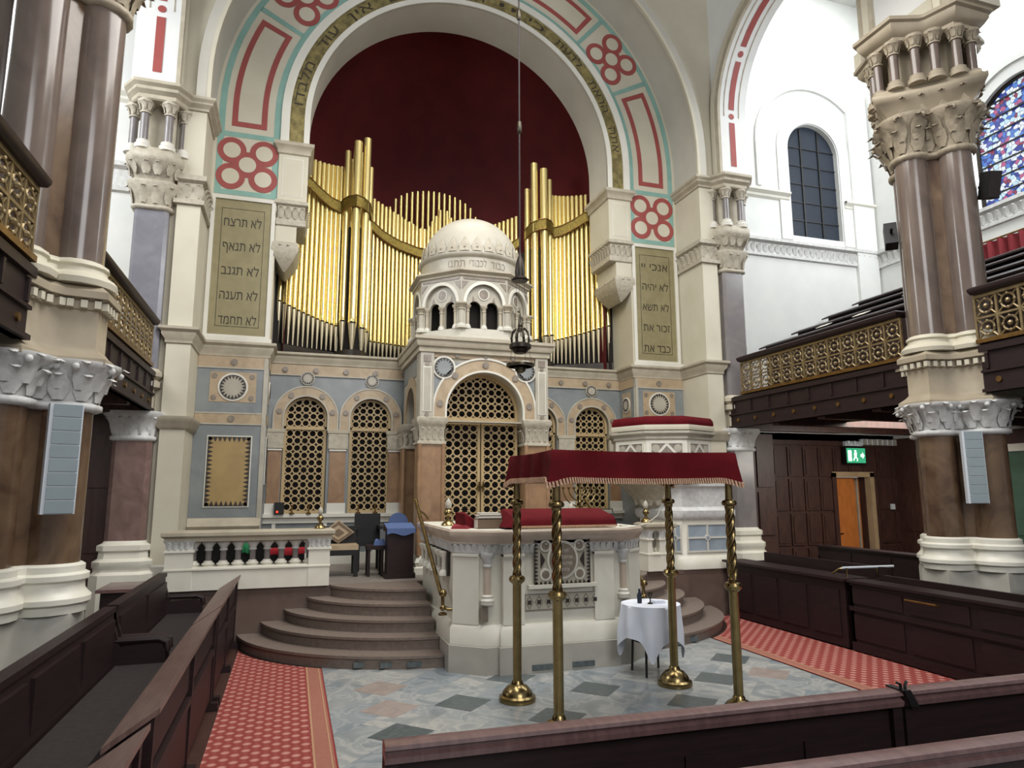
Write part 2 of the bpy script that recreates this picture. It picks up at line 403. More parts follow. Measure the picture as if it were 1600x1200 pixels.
# --- arch wall, painted bands and barrel soffit
m = MB()
half = 4.53
outer = [(CX+half, 7.0)]+arc(CX, ZC, half, 0, PI, 48)+[(CX-half, 7.0)]
inner = [(CX-3.44, 7.0)]+arc(CX, ZC, 3.44, PI, 0, 48)+[(CX+3.44, 7.0)]
m.prism(outer+inner, FY(YP), -.006, .8, 'cream')
d0 = -.012
m.prism(archband(CX, 3.45, 3.56, 7.05, ZC), FY(YP), d0, 0, 'teal')
m.prism(archband(CX, 4.37, 4.475, 7.05, ZC), FY(YP), d0, 0, 'teal')
for s in (-1, 1):
    m.prism(rect(CX+s*3.965-.405, CX+s*3.965+.405, 7.05, 7.14), FY(YP), d0, 0, 'teal')
    m.prism(rect(CX+s*3.965-.405, CX+s*3.965+.405, 8.12, 8.21), FY(YP), d0, 0, 'teal')
def quin(cx, cz, rot):
    c, s = math.cos(rot), math.sin(rot); d1 = -.016
    # fused ring group: five discs of red with five cream holes
    for k, (a, b) in enumerate(((-.265, -.24), (.265, -.24), (-.265, .24), (.265, .24), (0, 0))):
        x, z = cx+a*c-b*s, cz+a*s+b*c
        m.prism(circ(x, z, .238, 28), FY(YP), d1+.0004*k, d1+.004+.0004*k, 'red')
    for a, b in ((-.265, -.24), (.265, -.24), (-.265, .24), (.265, .24), (0, 0)):
        x, z = cx+a*c-b*s, cz+a*s+b*c
        m.prism(circ(x, z, .142, 24), FY(YP), d1-.003, d1, 'cream')
RB = 3.965
for s in (-1, 1): quin(CX+s*RB, 7.625, 0)
bars = [27.5, 48.5, 80, 100, 131.5, 152.5]
for a in bars:
    A = math.radians(a); w2 = .045/RB
    m.prism(ringsec(CX, ZC, 3.555, 4.375, A-w2, A+w2, 2), FY(YP), d0, 0, 'teal')
for a in (38, 90, 142):
    A = math.radians(a); quin(CX+RB*math.cos(A), ZC+RB*math.sin(A), A-PI/2)
def redframe(pts_out, pts_in):
    m.prism(pts_out, FY(YP), -.012, 0, 'red', holes=[pts_in])
for a0, a1 in ((None, 27.5), (48.5, 80), (100, 131.5), (152.5, None)):
    def sec(ra, rb, g):
        if a0 is None: return [(CX+ra, 8.21+g), (CX+rb, 8.21+g)]+arc(CX, ZC, rb, 0, math.radians(a1)-(g+.05)/RB, 12)+arc(CX, ZC, ra, math.radians(a1)-(g+.05)/RB, 0, 12)
        if a1 is None: return arc(CX, ZC, rb, math.radians(a0)+(g+.05)/RB, PI, 12)+[(CX-rb, 8.21+g), (CX-ra, 8.21+g)]+arc(CX, ZC, ra, PI, math.radians(a0)+(g+.05)/RB, 12)
        return ringsec(CX, ZC, ra, rb, math.radians(a0)+(g+.05)/RB, math.radians(a1)-(g+.05)/RB, 14)
    redframe(sec(3.68, 4.26, .11), sec(3.775, 4.165, .205))
struct(m, 'wall_arch')
m = MB()
m.prism([(CX+4.72, 8.15)]+arc(CX, ZC, 4.72, 0, PI, 56)+[(CX-4.72, 8.15), (CX-4.53, 8.15)]+arc(CX, ZC, 4.53, PI, 0, 56)+[(CX+4.53, 8.15)], FY(YC), -.03, .9, 'soffit')
m.prism(archband(CX, 4.50, 4.56, 8.2, ZC, 56), FY(YC), -.06, .0, 'cream')
m.prism([(CX+5.1, 8.15), (CX+5.1, 14), (CX-5.1, 14), (CX-5.1, 8.15), (CX-4.7, 8.15)]+arc(CX, ZC, 4.7, PI, 0, 56)+[(CX+4.7, 8.15)], FY(YC+.08), 0, .4, 'cream')
struct(m, 'wall_vault_arch')
# --- inner order: white rims, gold mosaic band with its verse
m = MB()
m.prism(archband(CX, 2.95, 3.445, 8.12, ZC, 56), FY(YP-.03), 0, .9, 'soffit')
m.prism(archband(CX, 2.95, 3.05, 8.12, ZC, 56), FY(YP-.06), 0, .05, 'white')
m.prism(archband(CX, 3.30, 3.445, 8.12, ZC, 56), FY(YP-.07), 0, .06, 'white')
struct(m, 'trim_arch_order')
m = MB(); m.prism(archband(CX, 3.05, 3.30, 8.12, ZC, 56), FY(YP-.045), 0, .02, 'mosaic')
verse = ['אתה', 'הראת', 'לדעת', 'כי', 'יי', 'הוא', 'האלהים', 'אין', 'עוד', 'מלבדו']
ang0, ang1 = math.radians(5), math.radians(177)
tot = sum(len(x) for x in verse)+1.2*(len(verse)-1); a = ang0
for wd in verse:
    span = len(wd)/tot*(ang1-ang0); am = a+span/2; a += span+1.2/tot*(ang1-ang0)
    # letters follow the curve: u along the arch (clockwise), v outward
    text(m, wd, 'ink', .25, lambda u, v, d, am=am: (CX+(3.175+v)*math.cos(am-u/3.175), YP-.047+d, ZC+(3.175+v)*math.sin(am-u/3.175)), .002, width=span*3.175*.86)
struct(m, 'trim_mosaic_band')
# --- corbels carrying the inner order
for side in 'left', 'right':
    m = MB()
    fp = lambda x0, x1, y0: [(x0, y0), (x1, y0), (x1, 12.98), (x0, 12.98)]
    A = fp(-.47, .03, YP-.05)
    m.loft(A, [(0, 7.02), (0, 7.93)], 'cream')
    m.box(-.40, -.05, YP-.056, YP-.05, 7.12, 7.84, 'white').box(-.385, -.065, YP-.06, YP-.056, 7.135, 7.825, 'cream')
    m.loft(A, [(0, 7.9), (.03, 7.92), (.03, 7.98), (.06, 8.03), (.09, 8.06), (.09, 8.12), (0, 8.14)], 'stone')
    m.loft(A, [(0, 7.06), (.03, 7.04), (.03, 6.98), (-.02, 6.95), (-.02, 6.72), (0, 6.70), (0, 6.6), (-.03, 6.58)], 'carved')
    m.leaves(off(A, -.015), 6.72, .2, .12, 'carved', True, .45)
    B = fp(-.47, -.12, YP-.02)
    m.loft(B, [(0, 6.58), (0, 6.3)], 'cream')
    m.loft(B, [(0, 6.3), (.04, 6.27), (.05, 6.15), (-.02, 6.0), (-.1, 5.88), (-.16, 5.8)], 'carved')
    m.leaves(off(B, -.03), 6.0, .25, .13, 'carved', True, .4)
    if side == 'right': m = mirror_mb(m)
    struct(m, 'trim_corbel_'+side)

# --- apse behind the organ
m = MB(); n = 24; vs = []; rings = 14; R = 3.25
for j in range(rings+1):
    e = PI/2*j/rings
    for i in range(n+1):
        a = PI*i/n; vs.append((CX+R*math.cos(a)*math.cos(e), 12.93+R*.95*math.sin(a)*math.cos(e), 8.3+R*1.08*math.sin(e)))
fs = [(j*(n+1)+i, j*(n+1)+i+1, (j+1)*(n+1)+i+1, (j+1)*(n+1)+i) for j in range(rings) for i in range(n)]
m.add(vs, fs, 'apse')
vs = [(CX+R*math.cos(PI*i/n), 12.93+R*.95*math.sin(PI*i/n), z) for z in (4.2, 8.3) for i in range(n+1)]
m.add(vs, [(i, i+1, n+2+i, n+1+i) for i in range(n)], 'apse')
m.prism([(CX-R, 12.93), (CX+R, 12.93)]+arc(CX, 12.93, R, 0, PI, 20), FZ(4.46), 0, .2, 'void')
struct(m, 'apse_niche')

# --- dado wall behind the ark (four lattice arches)
AX = (.19, 1.335, mx(1.335), mx(.19)); ZA = 3.3
m = MB()
holes = [archp(x, .38, 1.6, ZA, 20) for x in AX]
m.prism(rect(-.46, 6.42, PZ-.1, 4.46), FY(YW), 0, .2, 'bluemarble', holes=holes)
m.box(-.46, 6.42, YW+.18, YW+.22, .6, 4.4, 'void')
for x in AX:
    m.prism(archband(x, .385, .55, 3.06, ZA, 24), FY(YW), -.03, 0, 'pink')
    m.prism(archband(x, .37, .40, 3.06, ZA, 24), FY(YW), -.045, 0, 'palemarble')
    m.prism(archband(x, .54, .565, 3.06, ZA, 24), FY(YW), -.04, 0, 'palemarble')
    for a in (12, 55, 125, 168):
        A = math.radians(a); m.lathe([(.055, 0), (.045, .02), (0, .03)], (0, 0, 0), 'discstone', 12) if 0 else m.prism(circ(x+.465*math.cos(A), ZA+.465*math.sin(A), .05, 14), FY(YW), -.05, -.02, 'discstone')
    m.prism(circ(x, 4.0, .125, 24), FY(YW), -.036, 0, 'palemarble'); m.prism(circ(x, 4.0, .108, 24), FY(YW), -.038, 0, 'darkstone')
    m.prism(circ(x, 4.0, .07, 20), FY(YW), -.044, 0, 'palemarble')
    for i in range(14):
        a = 2*PI*i/14; q = lambda r, b: (x+r*math.cos(b), 4.0+r*math.sin(b))
        m.prism([q(.065, a-.2), q(.065, a+.2), q(.104, a)], FY(YW), -.042, 0, 'palemarble')
m.prism(rect(-.46, 6.42, 4.06, 4.24), FY(YW), -.02, 0, 'pink')
m.prism(rect(-.46, 6.42, 4.045, 4.065), FY(YW), -.03, 0, 'palemarble')
for i in range(13):
    x = -.2+i*.53; m.prism(circ(x, 4.15, .05, 14), FY(YW), -.05, 0, 'discstone')
for c in (-.31, (AX[0]+AX[1])/2, 1.78, mx(1.78), (AX[2]+AX[3])/2, 6.27):
    wq = .14 if abs(c-CX) < 3.2 and abs(c-CX) > 2 else .11
    m.box(c-wq, c+wq, YW-.03, YW, 1.78, 2.74, 'brownmarble')
    m.box(c-wq-.01, c+wq+.01, YW-.05, YW, 2.70, 2.73, 'white').box(c-wq-.03, c+wq+.03, YW-.06, YW, 2.74, 3.04, 'carved').box(c-wq-.05, c+wq+.05, YW-.07, YW, 3.02, 3.08, 'stone')
    m.box(c-wq-.02, c+wq+.02, YW-.05, YW, 1.6, 1.78, 'white')
m.box(-.46, 6.42, YW-.1, YW, 1.54, 1.6, 'white').box(-.46, 6.42, YW-.05, YW, PZ, .92, 'white').box(-.46, 6.42, YW-.04, YW, 1.44, 1.54, 'white')
for i in range(8):
    if i in (3, 4): continue
    x = -.3+i*.86; m.box(x, x+.06, YW-.03, YW, .92, 1.44, 'white')
m.loft([(-.46, YW), (6.42, YW)], [(0, 4.24), (.02, 4.26), (.02, 4.3), (.06, 4.35), (.06, 4.39), (.1, 4.42), (.1, 4.46), (0, 4.47)], 'stone', False)
struct(m, 'wall_front')

# --- inlaid marble dado on the two tablet piers
def inlay(m, cx, cz, w2, h2, mp, n=9):
    m.prism(rect(cx-w2, cx+w2, cz-h2, cz+h2), mp, -.014, 0, 'white'); w2 -= .02; h2 -= .02
    m.prism(rect(cx-w2, cx+w2, cz-h2, cz+h2), mp, -.017, -.01, 'ochre')
    st = 2*w2/n; t = .085
    for i in range(n):
        x = cx-w2+st*i
        for s in (-1, 1): m.prism([(x, cz+s*h2), (x+st, cz+s*h2), (x+st/2, cz+s*(h2-t))], mp, -.022, -.012, 'darkstone')
    k = round(2*h2/st); st = 2*h2/k
    for i in range(k):
        z = cz-h2+st*i
        for s in (-1, 1): m.prism([(cx+s*w2, z), (cx+s*w2, z+st), (cx+s*(w2-t), z+st/2)], mp, -.022, -.012, 'darkstone')
def suncirc(m, cx, cz, r, mp, n=20, core='palemarble'):
    m.prism(circ(cx, cz, r+.03, 32), mp, -.016, 0, 'white'); m.prism(circ(cx, cz, r, 32), mp, -.02, -.01, core)
    for i in range(n):
        a = 2*PI*i/n; g = PI/n*.95
        m.prism([(cx+r*math.cos(a-g), cz+r*math.sin(a-g)), (cx+r*math.cos(a+g), cz+r*math.sin(a+g)), (cx+r*.66*math.cos(a), cz+r*.66*math.sin(a))], mp, -.026, -.015, 'darkstone')
for side in 'left', 'right':
    m = MB(); mp = FY(YP); c = -1.0
    m.prism(rect(-1.555, -.47, PZ-.1, 4.22), mp, -.01, .0, 'bluemarble')
    m.prism(rect(-1.555, -.47, 4.03, 4.21), mp, -.02, 0, 'pink'); m.prism(rect(-1.555, -.47, 3.09, 3.26), mp, -.02, 0, 'pink')
    for z in (4.02, 3.265, 3.085): m.prism(rect(-1.555, -.47, z-.012, z+.012), mp, -.026, 0, 'palemarble')
    m.prism(rect(-.53, -.47, 1.5, 4.2), mp, -.03, 0, 'palemarble')
    for z in (4.12, 3.175): m.prism(circ(c, z, .055, 16), mp, -.035, 0, 'discstone')
    m.prism(rect(-1.36, -.64, 3.45, 3.95), mp, -.016, 0, 'pink'); suncirc(m, c, 3.70, .205, FY(YP-.012))
    for sx in (-1, 1):
        for sz in (-1, 1): m.prism(circ(c+sx*.29, 3.70+sz*.18, .045, 12), mp, -.024, 0, 'discstone')
    inlay(m, c, 2.315, .345, .58, FY(YP-.01))
    m.loft([(-1.555, YP), (-.47, YP)], [(.02, PZ), (.02, 1.36), (.05, 1.38), (.08, 1.44), (.05, 1.47), (.03, 1.56), (.02, 1.57)], 'stone', False)
    mp2 = FXp(-.46)   # the return towards the lattice wall
    m.prism(rect(12.12, 12.72, PZ, 4.2), mp2, -.01, 0, 'bluemarble'); m.prism(rect(12.12, 12.72, 4.03, 4.21), mp2, -.02, 0, 'pink'); m.prism(rect(12.12, 12.72, 3.09, 3.26), mp2, -.02, 0, 'pink')
    m.prism(rect(12.25, 12.6, 3.45, 3.95), mp2, -.016, 0, 'pink')
    suncirc(m, 12.425, 3.7, .13, FXp(-.448), 14)
    inlay(m, 12.425, 2.5, .16, .4, FXp(-.45), 5)
    if side == 'right': m = mirror_mb(m)
    struct(m, 'trim_dado_'+side)

# --- nave arcade walls and their painted arches
for side in 'left', 'right':
    X0 = 7.98; m = MB(); mp = FXn(X0)
    ya, yb = 7.40, 11.03; ra = (yb-ya)/2; yc = (ya+yb)/2; z0 = 8.25; ST = 1.3
    y2a, y2b = 2.32, 5.96; r2 = (y2b-y2a)/2; y2 = (y2a+y2b)/2
    poly = [(11.28, z0), (11.28, 14), (0.8, 14), (.8, z0), (y2a, z0)]+arc(y2, z0+ST, r2, PI, 0, 24)+[(y2b, z0), (ya, z0)]+arc(yc, z0+ST, ra, PI, 0, 24)+[(yb, z0)]
    m.prism(poly, mp, 0, .62, 'plaster')
    for c, r in ((yc, ra), (y2, r2)):
        m.prism(archband(c, r-.01, r+.24, z0, z0+ST, 32), mp, -.06, 0, 'stone')
        m.prism(archband(c, r+.1, r+.2, z0, z0+ST, 32), mp, -.09, -.05, 'cream')
        # red dashes and dots painted on the soffit
        def sof(s, wdt, c=c, r=r):   # s arc length from the far springing
            out = []
            for ss in (s, ):
                if ss < ST: out = (c+r, z0+ss)
                else: a = (ss-ST)/r; out = (c+r*math.cos(a), z0+ST+r*math.sin(a))
            return out
        L = ST*2+PI*r; s = .22
        while s < L-1.0:
            for q in range(8):
                pa, pb = sof(s+.95*q/8, 0), sof(s+.95*(q+1)/8, 0)
                na, nb = [((c-p[0]) if p[1] > z0+ST else (c-p[0])/abs(c-p[0]), (z0+ST-p[1]) if p[1] > z0+ST else 0) for p in (pa, pb)]
                def inn(p, nn, d): l = math.hypot(*nn); return (p[0]+nn[0]/l*d, p[1]+nn[1]/l*d)
                for (xa, xb, k, d) in ((X0+.21, X0+.34, 'red', .008),):
                    A, B = inn(pa, na, d), inn(pb, nb, d)
                    m.add([(xa, A[0], A[1]), (xb, A[0], A[1]), (xb, B[0], B[1]), (xa, B[0], B[1])], [(0, 1, 2, 3)], k)
            s += .95+.28
            p = sof(s-.14, 0); a = math.atan2(p[1]-z0-ST, p[0]-c) if p[1] > z0+ST else 0
            vs = [(X0+.275+.062*math.cos(t), p[0]-.008*math.cos(a)-.062*math.sin(t)*math.sin(a)*1, p[1]-.008*math.sin(a)+.062*math.sin(t)*math.cos(a)) for t in [2*PI*i/14 for i in range(14)]]
            m.add(vs, [list(range(14))], 'red')
        for xx in (X0+.10, X0+.45):
            m.tube([(xx, c+(r-.002)*math.cos(t), z0+ST+(r-.002)*math.sin(t)) for t in [PI*i/40 for i in range(41)]], .012, 'stone', 5)
    if side == 'left': m = mirror_mb(m)
    struct(m, 'wall_nave_'+side)

# --- aisles: end walls, side walls, gallery slabs
YB = 12.2
m = MB(); wx, wr = 11.33, .71
m.prism(rect(8.3, 13.2, 3.0, 14), FY(YB), 0, .3, 'plaster', holes=[archp(wx, wr, 7.72, 9.82, 24)])
m.prism(archband(wx, wr+.02, wr+.32, 7.6, 9.82, 24), FY(YB), -.03, 0, 'plaster')
for x0, x1 in ((8.3, 10.55), (12.12, 13.2)):
    m.loft([(x0, YB), (x1, YB)], [(0, 8.5), (.05, 8.55), (.05, 8.6), (.12, 8.66), (.12, 8.7), (0, 8.72)], 'white', False)
m.loft([(8.3, YB), (13.2, YB)], [(0, 7.12), (.05, 7.14), (.05, 7.2), (.02, 7.22), (.02, 7.44), (.1, 7.48), (.1, 7.55), (0, 7.57)], 'carved_white', False)
m.leaves([(8.3, YB-.02), (13.2, YB-.02)], 7.22, .2, .16, 'carved_white', False, .3)
m.box(12.35, 12.95, YB-.08, YB, 3.8, 11.5, 'plaster')
m.prism(archband(11.33, 1.5, 1.62, 8.8, 9.9, 30), FY(YB), -.05, 0, 'plaster')
struct(m, 'wall_back_right')
m = MB(); m.prism(rect(8.3, 13.2, 0, 3.2), FY(YB), 0, .3, 'panelwood', holes=[rect(11.26, 12.2, .0, 2.28)])
nx = 0
for i in range(12):
    x0 = 8.42+i*.4
    for z0, z1 in ((.15, .78), (.84, 1.5), (1.56, 2.22), (2.28, 2.9)):
        if 11.1 < x0+.2 < 12.35 and z0 < 2.28: continue
        m.box(x0+.03, x0+.37, YB-.03, YB, z0, z1, 'panelwood').box(x0+.08, x0+.32, YB-.045, YB-.03, z0+.05, z1-.05, 'panelwood')
m.box(8.3, 13.2, YB-.06, YB, 2.95, 3.05, 'panelwood')
struct(m, 'wall_panelling_right')
m = MB(); mp = FXn(13.0); sy, sr = 8.62, 1.0
m.prism(rect(1.5, 12.4, 0, 14), mp, 0, .3, 'plaster', holes=[archp(sy, sr, 7.55, 8.95, 28)])
m.loft([(13.0, 12.2), (13.0, 1.5)], [(0, 7.12), (.05, 7.14), (.05, 7.2), (.02, 7.22), (.02, 7.44), (.1, 7.48), (.1, 7.55), (0, 7.57)], 'carved_white', False)
m.leaves([(12.98, 12.2), (12.98, 7.5)], 7.22, .2, .16, 'carved_white', False, .3)
m.prism(archband(sy, 1.25, 1.4, 8.7, 8.95, 30), mp, -.04, 0, 'plaster')
m.box(12.94, 13.0, 1.5, 12.2, 0, 3.12, 'panelwood')
for i in range(22):
    for z0, z1 in ((.2, 1.0), (1.1, 1.95), (2.05, 2.85)):
        y = 1.7+i*.47
        if not 8.3 < y < 9.75: m.box(12.92, 12.94, y, y+.37, z0, z1, 'panelwood')
struct(m, 'wall_right')
o = MB(); o.box(12.86, 12.94, 8.55, 8.67, 0, 2.7, 'white').box(12.86, 12.94, 9.6, 9.74, 0, 2.7, 'white').box(12.84, 12.94, 8.5, 9.79, 2.7, 2.84, 'white'); door = struct(o, 'door_2')
o = MB(); o.box(12.9, 12.94, 8.67, 9.6, .01, 2.7, 'doorgreen')
for y in (8.78, 9.2):
    for z0, z1 in ((.2, 1.0), (1.15, 2.5)): o.box(12.885, 12.9, y, y+.3, z0, z1, 'doorgreen')
lf = o.build('door_leaf', door, org=(0, 0, 0)); MB().ball((12.87, 9.52, 1.05), .035, 'brass').build('door_knob', lf, org=(0, 0, 0))
m = MB(); m.prism(rect(-6.5, -2.4, 0, 14), FY(YB), 0, .3, 'plaster')
m.loft([(-6.5, YB), (-2.4, YB)], [(0, 8.5), (.05, 8.55), (.05, 8.6), (.12, 8.66), (.12, 8.7), (0, 8.72)], 'white', False)
m.loft([(-6.5, YB), (-2.4, YB)], [(0, 6.9), (.06, 6.92), (.06, 7.0), (.02, 7.02), (.02, 7.3), (.1, 7.34), (.1, 7.42), (0, 7.44)], 'carved_white', False)
m.box(-6.5, -2.4, YB-.05, YB, 0, 3.1, 'panelwood')
for i in range(9):
    for z0, z1 in ((.2, 1.0), (1.1, 1.95), (2.05, 2.85)): m.box(-6.4+i*.44, -6.06+i*.44, YB-.08, YB-.05, z0, z1, 'panelwood')
struct(m, 'wall_back_left')
for side in 'left', 'right':
    m = MB(); m.box(-3.4, -2.45, 11.75, 12.15, 0, 3.12, 'panelwood')
    for i in range(2):
        for z0, z1 in ((.2, 1.0), (1.1, 1.95), (2.05, 2.85)): m.box(-3.33+i*.44, -2.97+i*.44, 11.72, 11.75, z0, z1, 'panelwood')
    if side == 'right': m = mirror_mb(m)
    struct(m, 'trim_wainscot_'+side)
m = MB(); m.prism(rect(1.5, 12.4, 0, 14), FXp(-7.1), 0, .3, 'plaster'); struct(m, 'wall_left')
m = MB(); m.box(7.36, 13.3, 1.5, 12.4, 14, 14.2, 'plaster').box(-7.4, -1.4, 1.5, 12.4, 14, 14.2, 'plaster'); struct(m, 'ceiling')
for side in 'left', 'right':
    m = MB(); m.box(8.05, 13.0, 1.5, 12.2, 3.35, 3.62, 'panelwood')
    for y in (2.2, 3.3, 4.4, 5.5, 7.8, 8.9, 10.0, 11.1): m.box(8.05, 13.0, y-.08, y+.08, 3.12, 3.35, 'panelwood')
    m.box(9.6, 13, 1.5, 12.2, 3.6, 3.95, 'panelwood').box(10.6, 13, 1.5, 12.2, 3.95, 4.4, 'panelwood').box(11.6, 13, 1.5, 12.2, 4.4, 4.9, 'panelwood')
    if side == 'left': m = mirror_mb(m)
    struct(m, 'floor_gallery_'+side)
# windows and door as part of the setting
o = MB(); o.prism(archp(wx, wr, 7.72, 9.82, 24), FY(YB+.12), 0, .03, 'glassdark'); win = struct(o, 'window_1')
o = MB()
for x in (wx-.25, wx+.25): o.box(x-.02, x+.02, YB+.09, YB+.12, 7.72, 10.44, 'black')
for i in range(5): z = 8.15+i*.45; o.box(wx-wr, wx+wr, YB+.1, YB+.12, z-.012, z+.012, 'black')
o.build('glazing_bar', win, org=(0, 0, 0))
o = MB(); o.prism(archp(sy, sr, 7.55, 8.95, 28), FXn(13.12), 0, .03, 'stained'); win = struct(o, 'window_2')
o = MB()
for i in range(7): z = 7.8+i*.31; h = sr if z < 8.95 else math.sqrt(max(.01, sr*sr-(z-8.95)**2)); o.box(13.09, 13.12, sy-h, sy+h, z-.014, z+.014, 'black')
o.prism(archp(sy, sr, 7.55, 8.95, 28), FXn(13.08), 0, .04, 'iron', holes=[archp(sy, sr-.07, 7.62, 8.95, 28)]); o.build('glazing_bar', win, org=(0, 0, 0))
o = MB(); o.box(11.16, 11.27, YB-.06, YB+.1, 0, 2.36, 'panelwood').box(12.19, 12.3, YB-.06, YB+.1, 0, 2.36, 'doorframe').box(11.16, 12.3, YB-.06, YB+.1, 2.27, 2.38, 'doorframe'); door = struct(o, 'door_1')
o = MB(); o.box(11.28, 11.86, YB+.1, YB+.15, .01, 2.26, 'orangewood'); lf = o.build('door_leaf', door, org=(0, 0, 0), label='orange wooden leaf standing ajar')
MB().tube([(11.36, YB+.08, 1.05), (11.48, YB+.08, 1.05)], .014, 'brass').build('door_handle', lf, org=(0, 0, 0))
o = MB(); o.box(11.87, 12.19, YB+.28, YB+.31, .01, 2.26, 'orangewood').box(11.95, 11.99, YB+.24, YB+.28, .01, 2.26, 'palemarble').box(12.08, 12.12, YB+.24, YB+.28, .01, 2.26, 'palemarble'); o.build('door_leaf', door, org=(0, 0, 0))
# ================================================================ COLUMNS OF THE ARCADES
def quat0(d, r, n=10, spread=115, r2=None):
    out = []
    for k in range(4):
        a = k*PI/2; s = math.radians(spread)
        out += [(d*math.cos(a)+r*math.cos(a-s+2*s*i/n), d*math.sin(a)+r*math.sin(a-s+2*s*i/n)) for i in range(n+1)]
    return out
def colonnette(m, x, y, z0, z1, r, shaft, cap='carved', base='white', leaf=True):
    h = z1-z0
    m.lathe([(r*1.9, z0), (r*1.9, z0+.05*h), (r*2, z0+.08*h), (r*1.5, z0+.12*h), (r*1.6, z0+.16*h), (r, z0+.19*h)], (x, y, 0), base, 14)
    m.lathe([(r, z0+.18*h), (r, z1-.26*h)], (x, y, 0), shaft, 14)
    m.lathe([(r*1.3, z1-.27*h), (r*1.3, z1-.24*h), (r, z1-.22*h), (r*1.3, z1-.12*h), (r*2, z1-.06*h), (r*2, z1)], (x, y, 0), cap, 14)
    if leaf: m.leaves([(x+r*1.25*math.cos(t), y+r*1.25*math.sin(t)) for t in [2*PI*i/10 for i in range(10)]], z1-.22*h, .17*h, r*1.25, cap, True, .5)
def make_column():
    S = .84
    def quat(d, r, n=10, spread=115): return quat0(d*S, r*S, n, spread)
    t = thing('marble_column', 'right-hand clustered arcade column of brown marble beside the gallery pews', 'column', (0, 0, 0))
    m = MB(); m.loft(quat(.44, .27, 3), [(.06, 0), (.06, .98), (.05, 1.03), (.0, 1.05)], 'greybase'); m.build('plinth', t)
    m = MB(); m.loft(quat(.44, .27), [(.06, 1.03), (.065, 1.09), (.09, 1.11), (.09, 1.15), (.06, 1.18), (.04, 1.21), (.035, 1.27), (.065, 1.29), (.065, 1.33), (.03, 1.35), (.03, 1.4), (.0, 1.42)], 'whitemarble'); m.build('base_moulding', t)
    m = MB(); m.loft(quat(.46, .1, 4), [(0, 1.3), (0, 8.0)], 'lowmarble'); m.build('core', t)
    for k in range(4):
        m = MB(); c = (.44*S*math.cos(k*PI/2), .44*S*math.sin(k*PI/2)); m.cyl(c, .25*S, 1.38, 2.72, 'lowmarble', 28); m.build('lower_shaft', t)
    m = MB(); P = quat(.45, .26)
    m.loft(P, [(0, 2.66), (.05, 2.68), (.05, 2.72), (.0, 2.74), (.02, 2.85), (.08, 2.96), (.15, 3.02), (.17, 3.04), (.17, 3.07), (.02, 3.09)], 'carved_white')
    m.leaves(off(P, .015), 2.745, .22, .17, 'carved_white', True, .6, .15); m.leaves(off(P, .05), 2.83, .24, .15, 'carved_white', True, .7, .12)
    for a, b in off(P, .16)[::2]: m.ball((a, b, 3.01), .032, 'carved_white', 8)
    m.build('lower_capital', t, ang=75)
    m = MB(); Q = quat(.47, .24, 3)
    m.loft(Q, [(.14, 3.05), (.14, 3.1), (.07, 3.16), (.04, 3.2), (.04, 3.52), (.06, 3.53), (.06, 3.6), (.12, 3.62), (.12, 3.68), (.05, 3.74), (.0, 3.76)], 'colstone_shaded'); D = off(Q, .08); n = len(D)
    acc = .05
    for i in range(n):
        p, q = D[i], D[(i+1) % n]; l = math.hypot(q[0]-p[0], q[1]-p[1]); ux, uy = (q[0]-p[0])/l, (q[1]-p[1])/l
        while acc < l:
            x, y = p[0]+ux*acc, p[1]+uy*acc; nx, ny = uy*.025, -ux*.025; tx, ty = ux*.025, uy*.025
            m.add([(x-tx-nx, y-ty-ny, 3.535), (x+tx-nx, y+ty-ny, 3.535), (x+tx+nx, y+ty+ny, 3.535), (x-tx+nx, y-ty+ny, 3.535), (x-tx-nx, y-ty-ny, 3.6), (x+tx-nx, y+ty-ny, 3.6), (x+tx+nx, y+ty+ny, 3.6), (x-tx+nx, y-ty+ny, 3.6)], [(0, 1, 5, 4), (1, 2, 6, 5), (2, 3, 7, 6), (3, 0, 4, 7), (0, 3, 2, 1)], 'cream'); acc += .1
        acc -= l
    m.build('impost_block', t)
    m = MB(); m.loft(quat(.43, .25), [(.1, 3.74), (.11, 3.79), (.08, 3.83), (.03, 3.86), (.02, 3.9), (.04, 3.92), (.03, 3.95), (0, 3.97)], 'cream'); m.build('upper_base', t)
    for k in range(4):
        m = MB(); c = (.43*S*math.cos(k*PI/2), .43*S*math.sin(k*PI/2)); m.cyl(c, .235*S, 3.94, 6.42, 'upmarble', 28); m.build('upper_shaft', t)
    m = MB(); P = quat(.43, .24)
    m.loft(P, [(0, 6.36), (.05, 6.38), (.05, 6.43), (.0, 6.45), (.02, 6.6), (.1, 6.8), (.2, 6.9), (.2, 6.95), (.05, 6.97)], 'colcarved_shaded')
    m.leaves(off(P, .01), 6.46, .3, .19, 'colcarved_shaded', True, .6, .16); m.leaves(off(P, .06), 6.6, .3, .17, 'colcarved_shaded', True, .75, .14)
    for a, b in off(P, .2)[::2]: m.ball((a, b, 6.88), .036, 'colcarved_shaded', 8)
    m.build('upper_capital', t, ang=75)
    m = MB(); Q = quat(.47, .26, 2, 100)
    m.loft(Q, [(.02, 6.93), (.06, 7.0), (.16, 7.15), (.2, 7.2), (.2, 7.26), (.15, 7.28), (.15, 7.34), (.05, 7.36)], 'colstone_shaded')
    m.leaves(off(Q, .05), 6.98, .22, .24, 'colcarved_shaded', True, .7, .2); m.build('corbel_table', t, ang=75)
    m = MB(); m.loft(quat(.42, .2, 3), [(0, 7.3), (0, 8.05)], 'colstone_shaded'); m.build('upper_block', t)
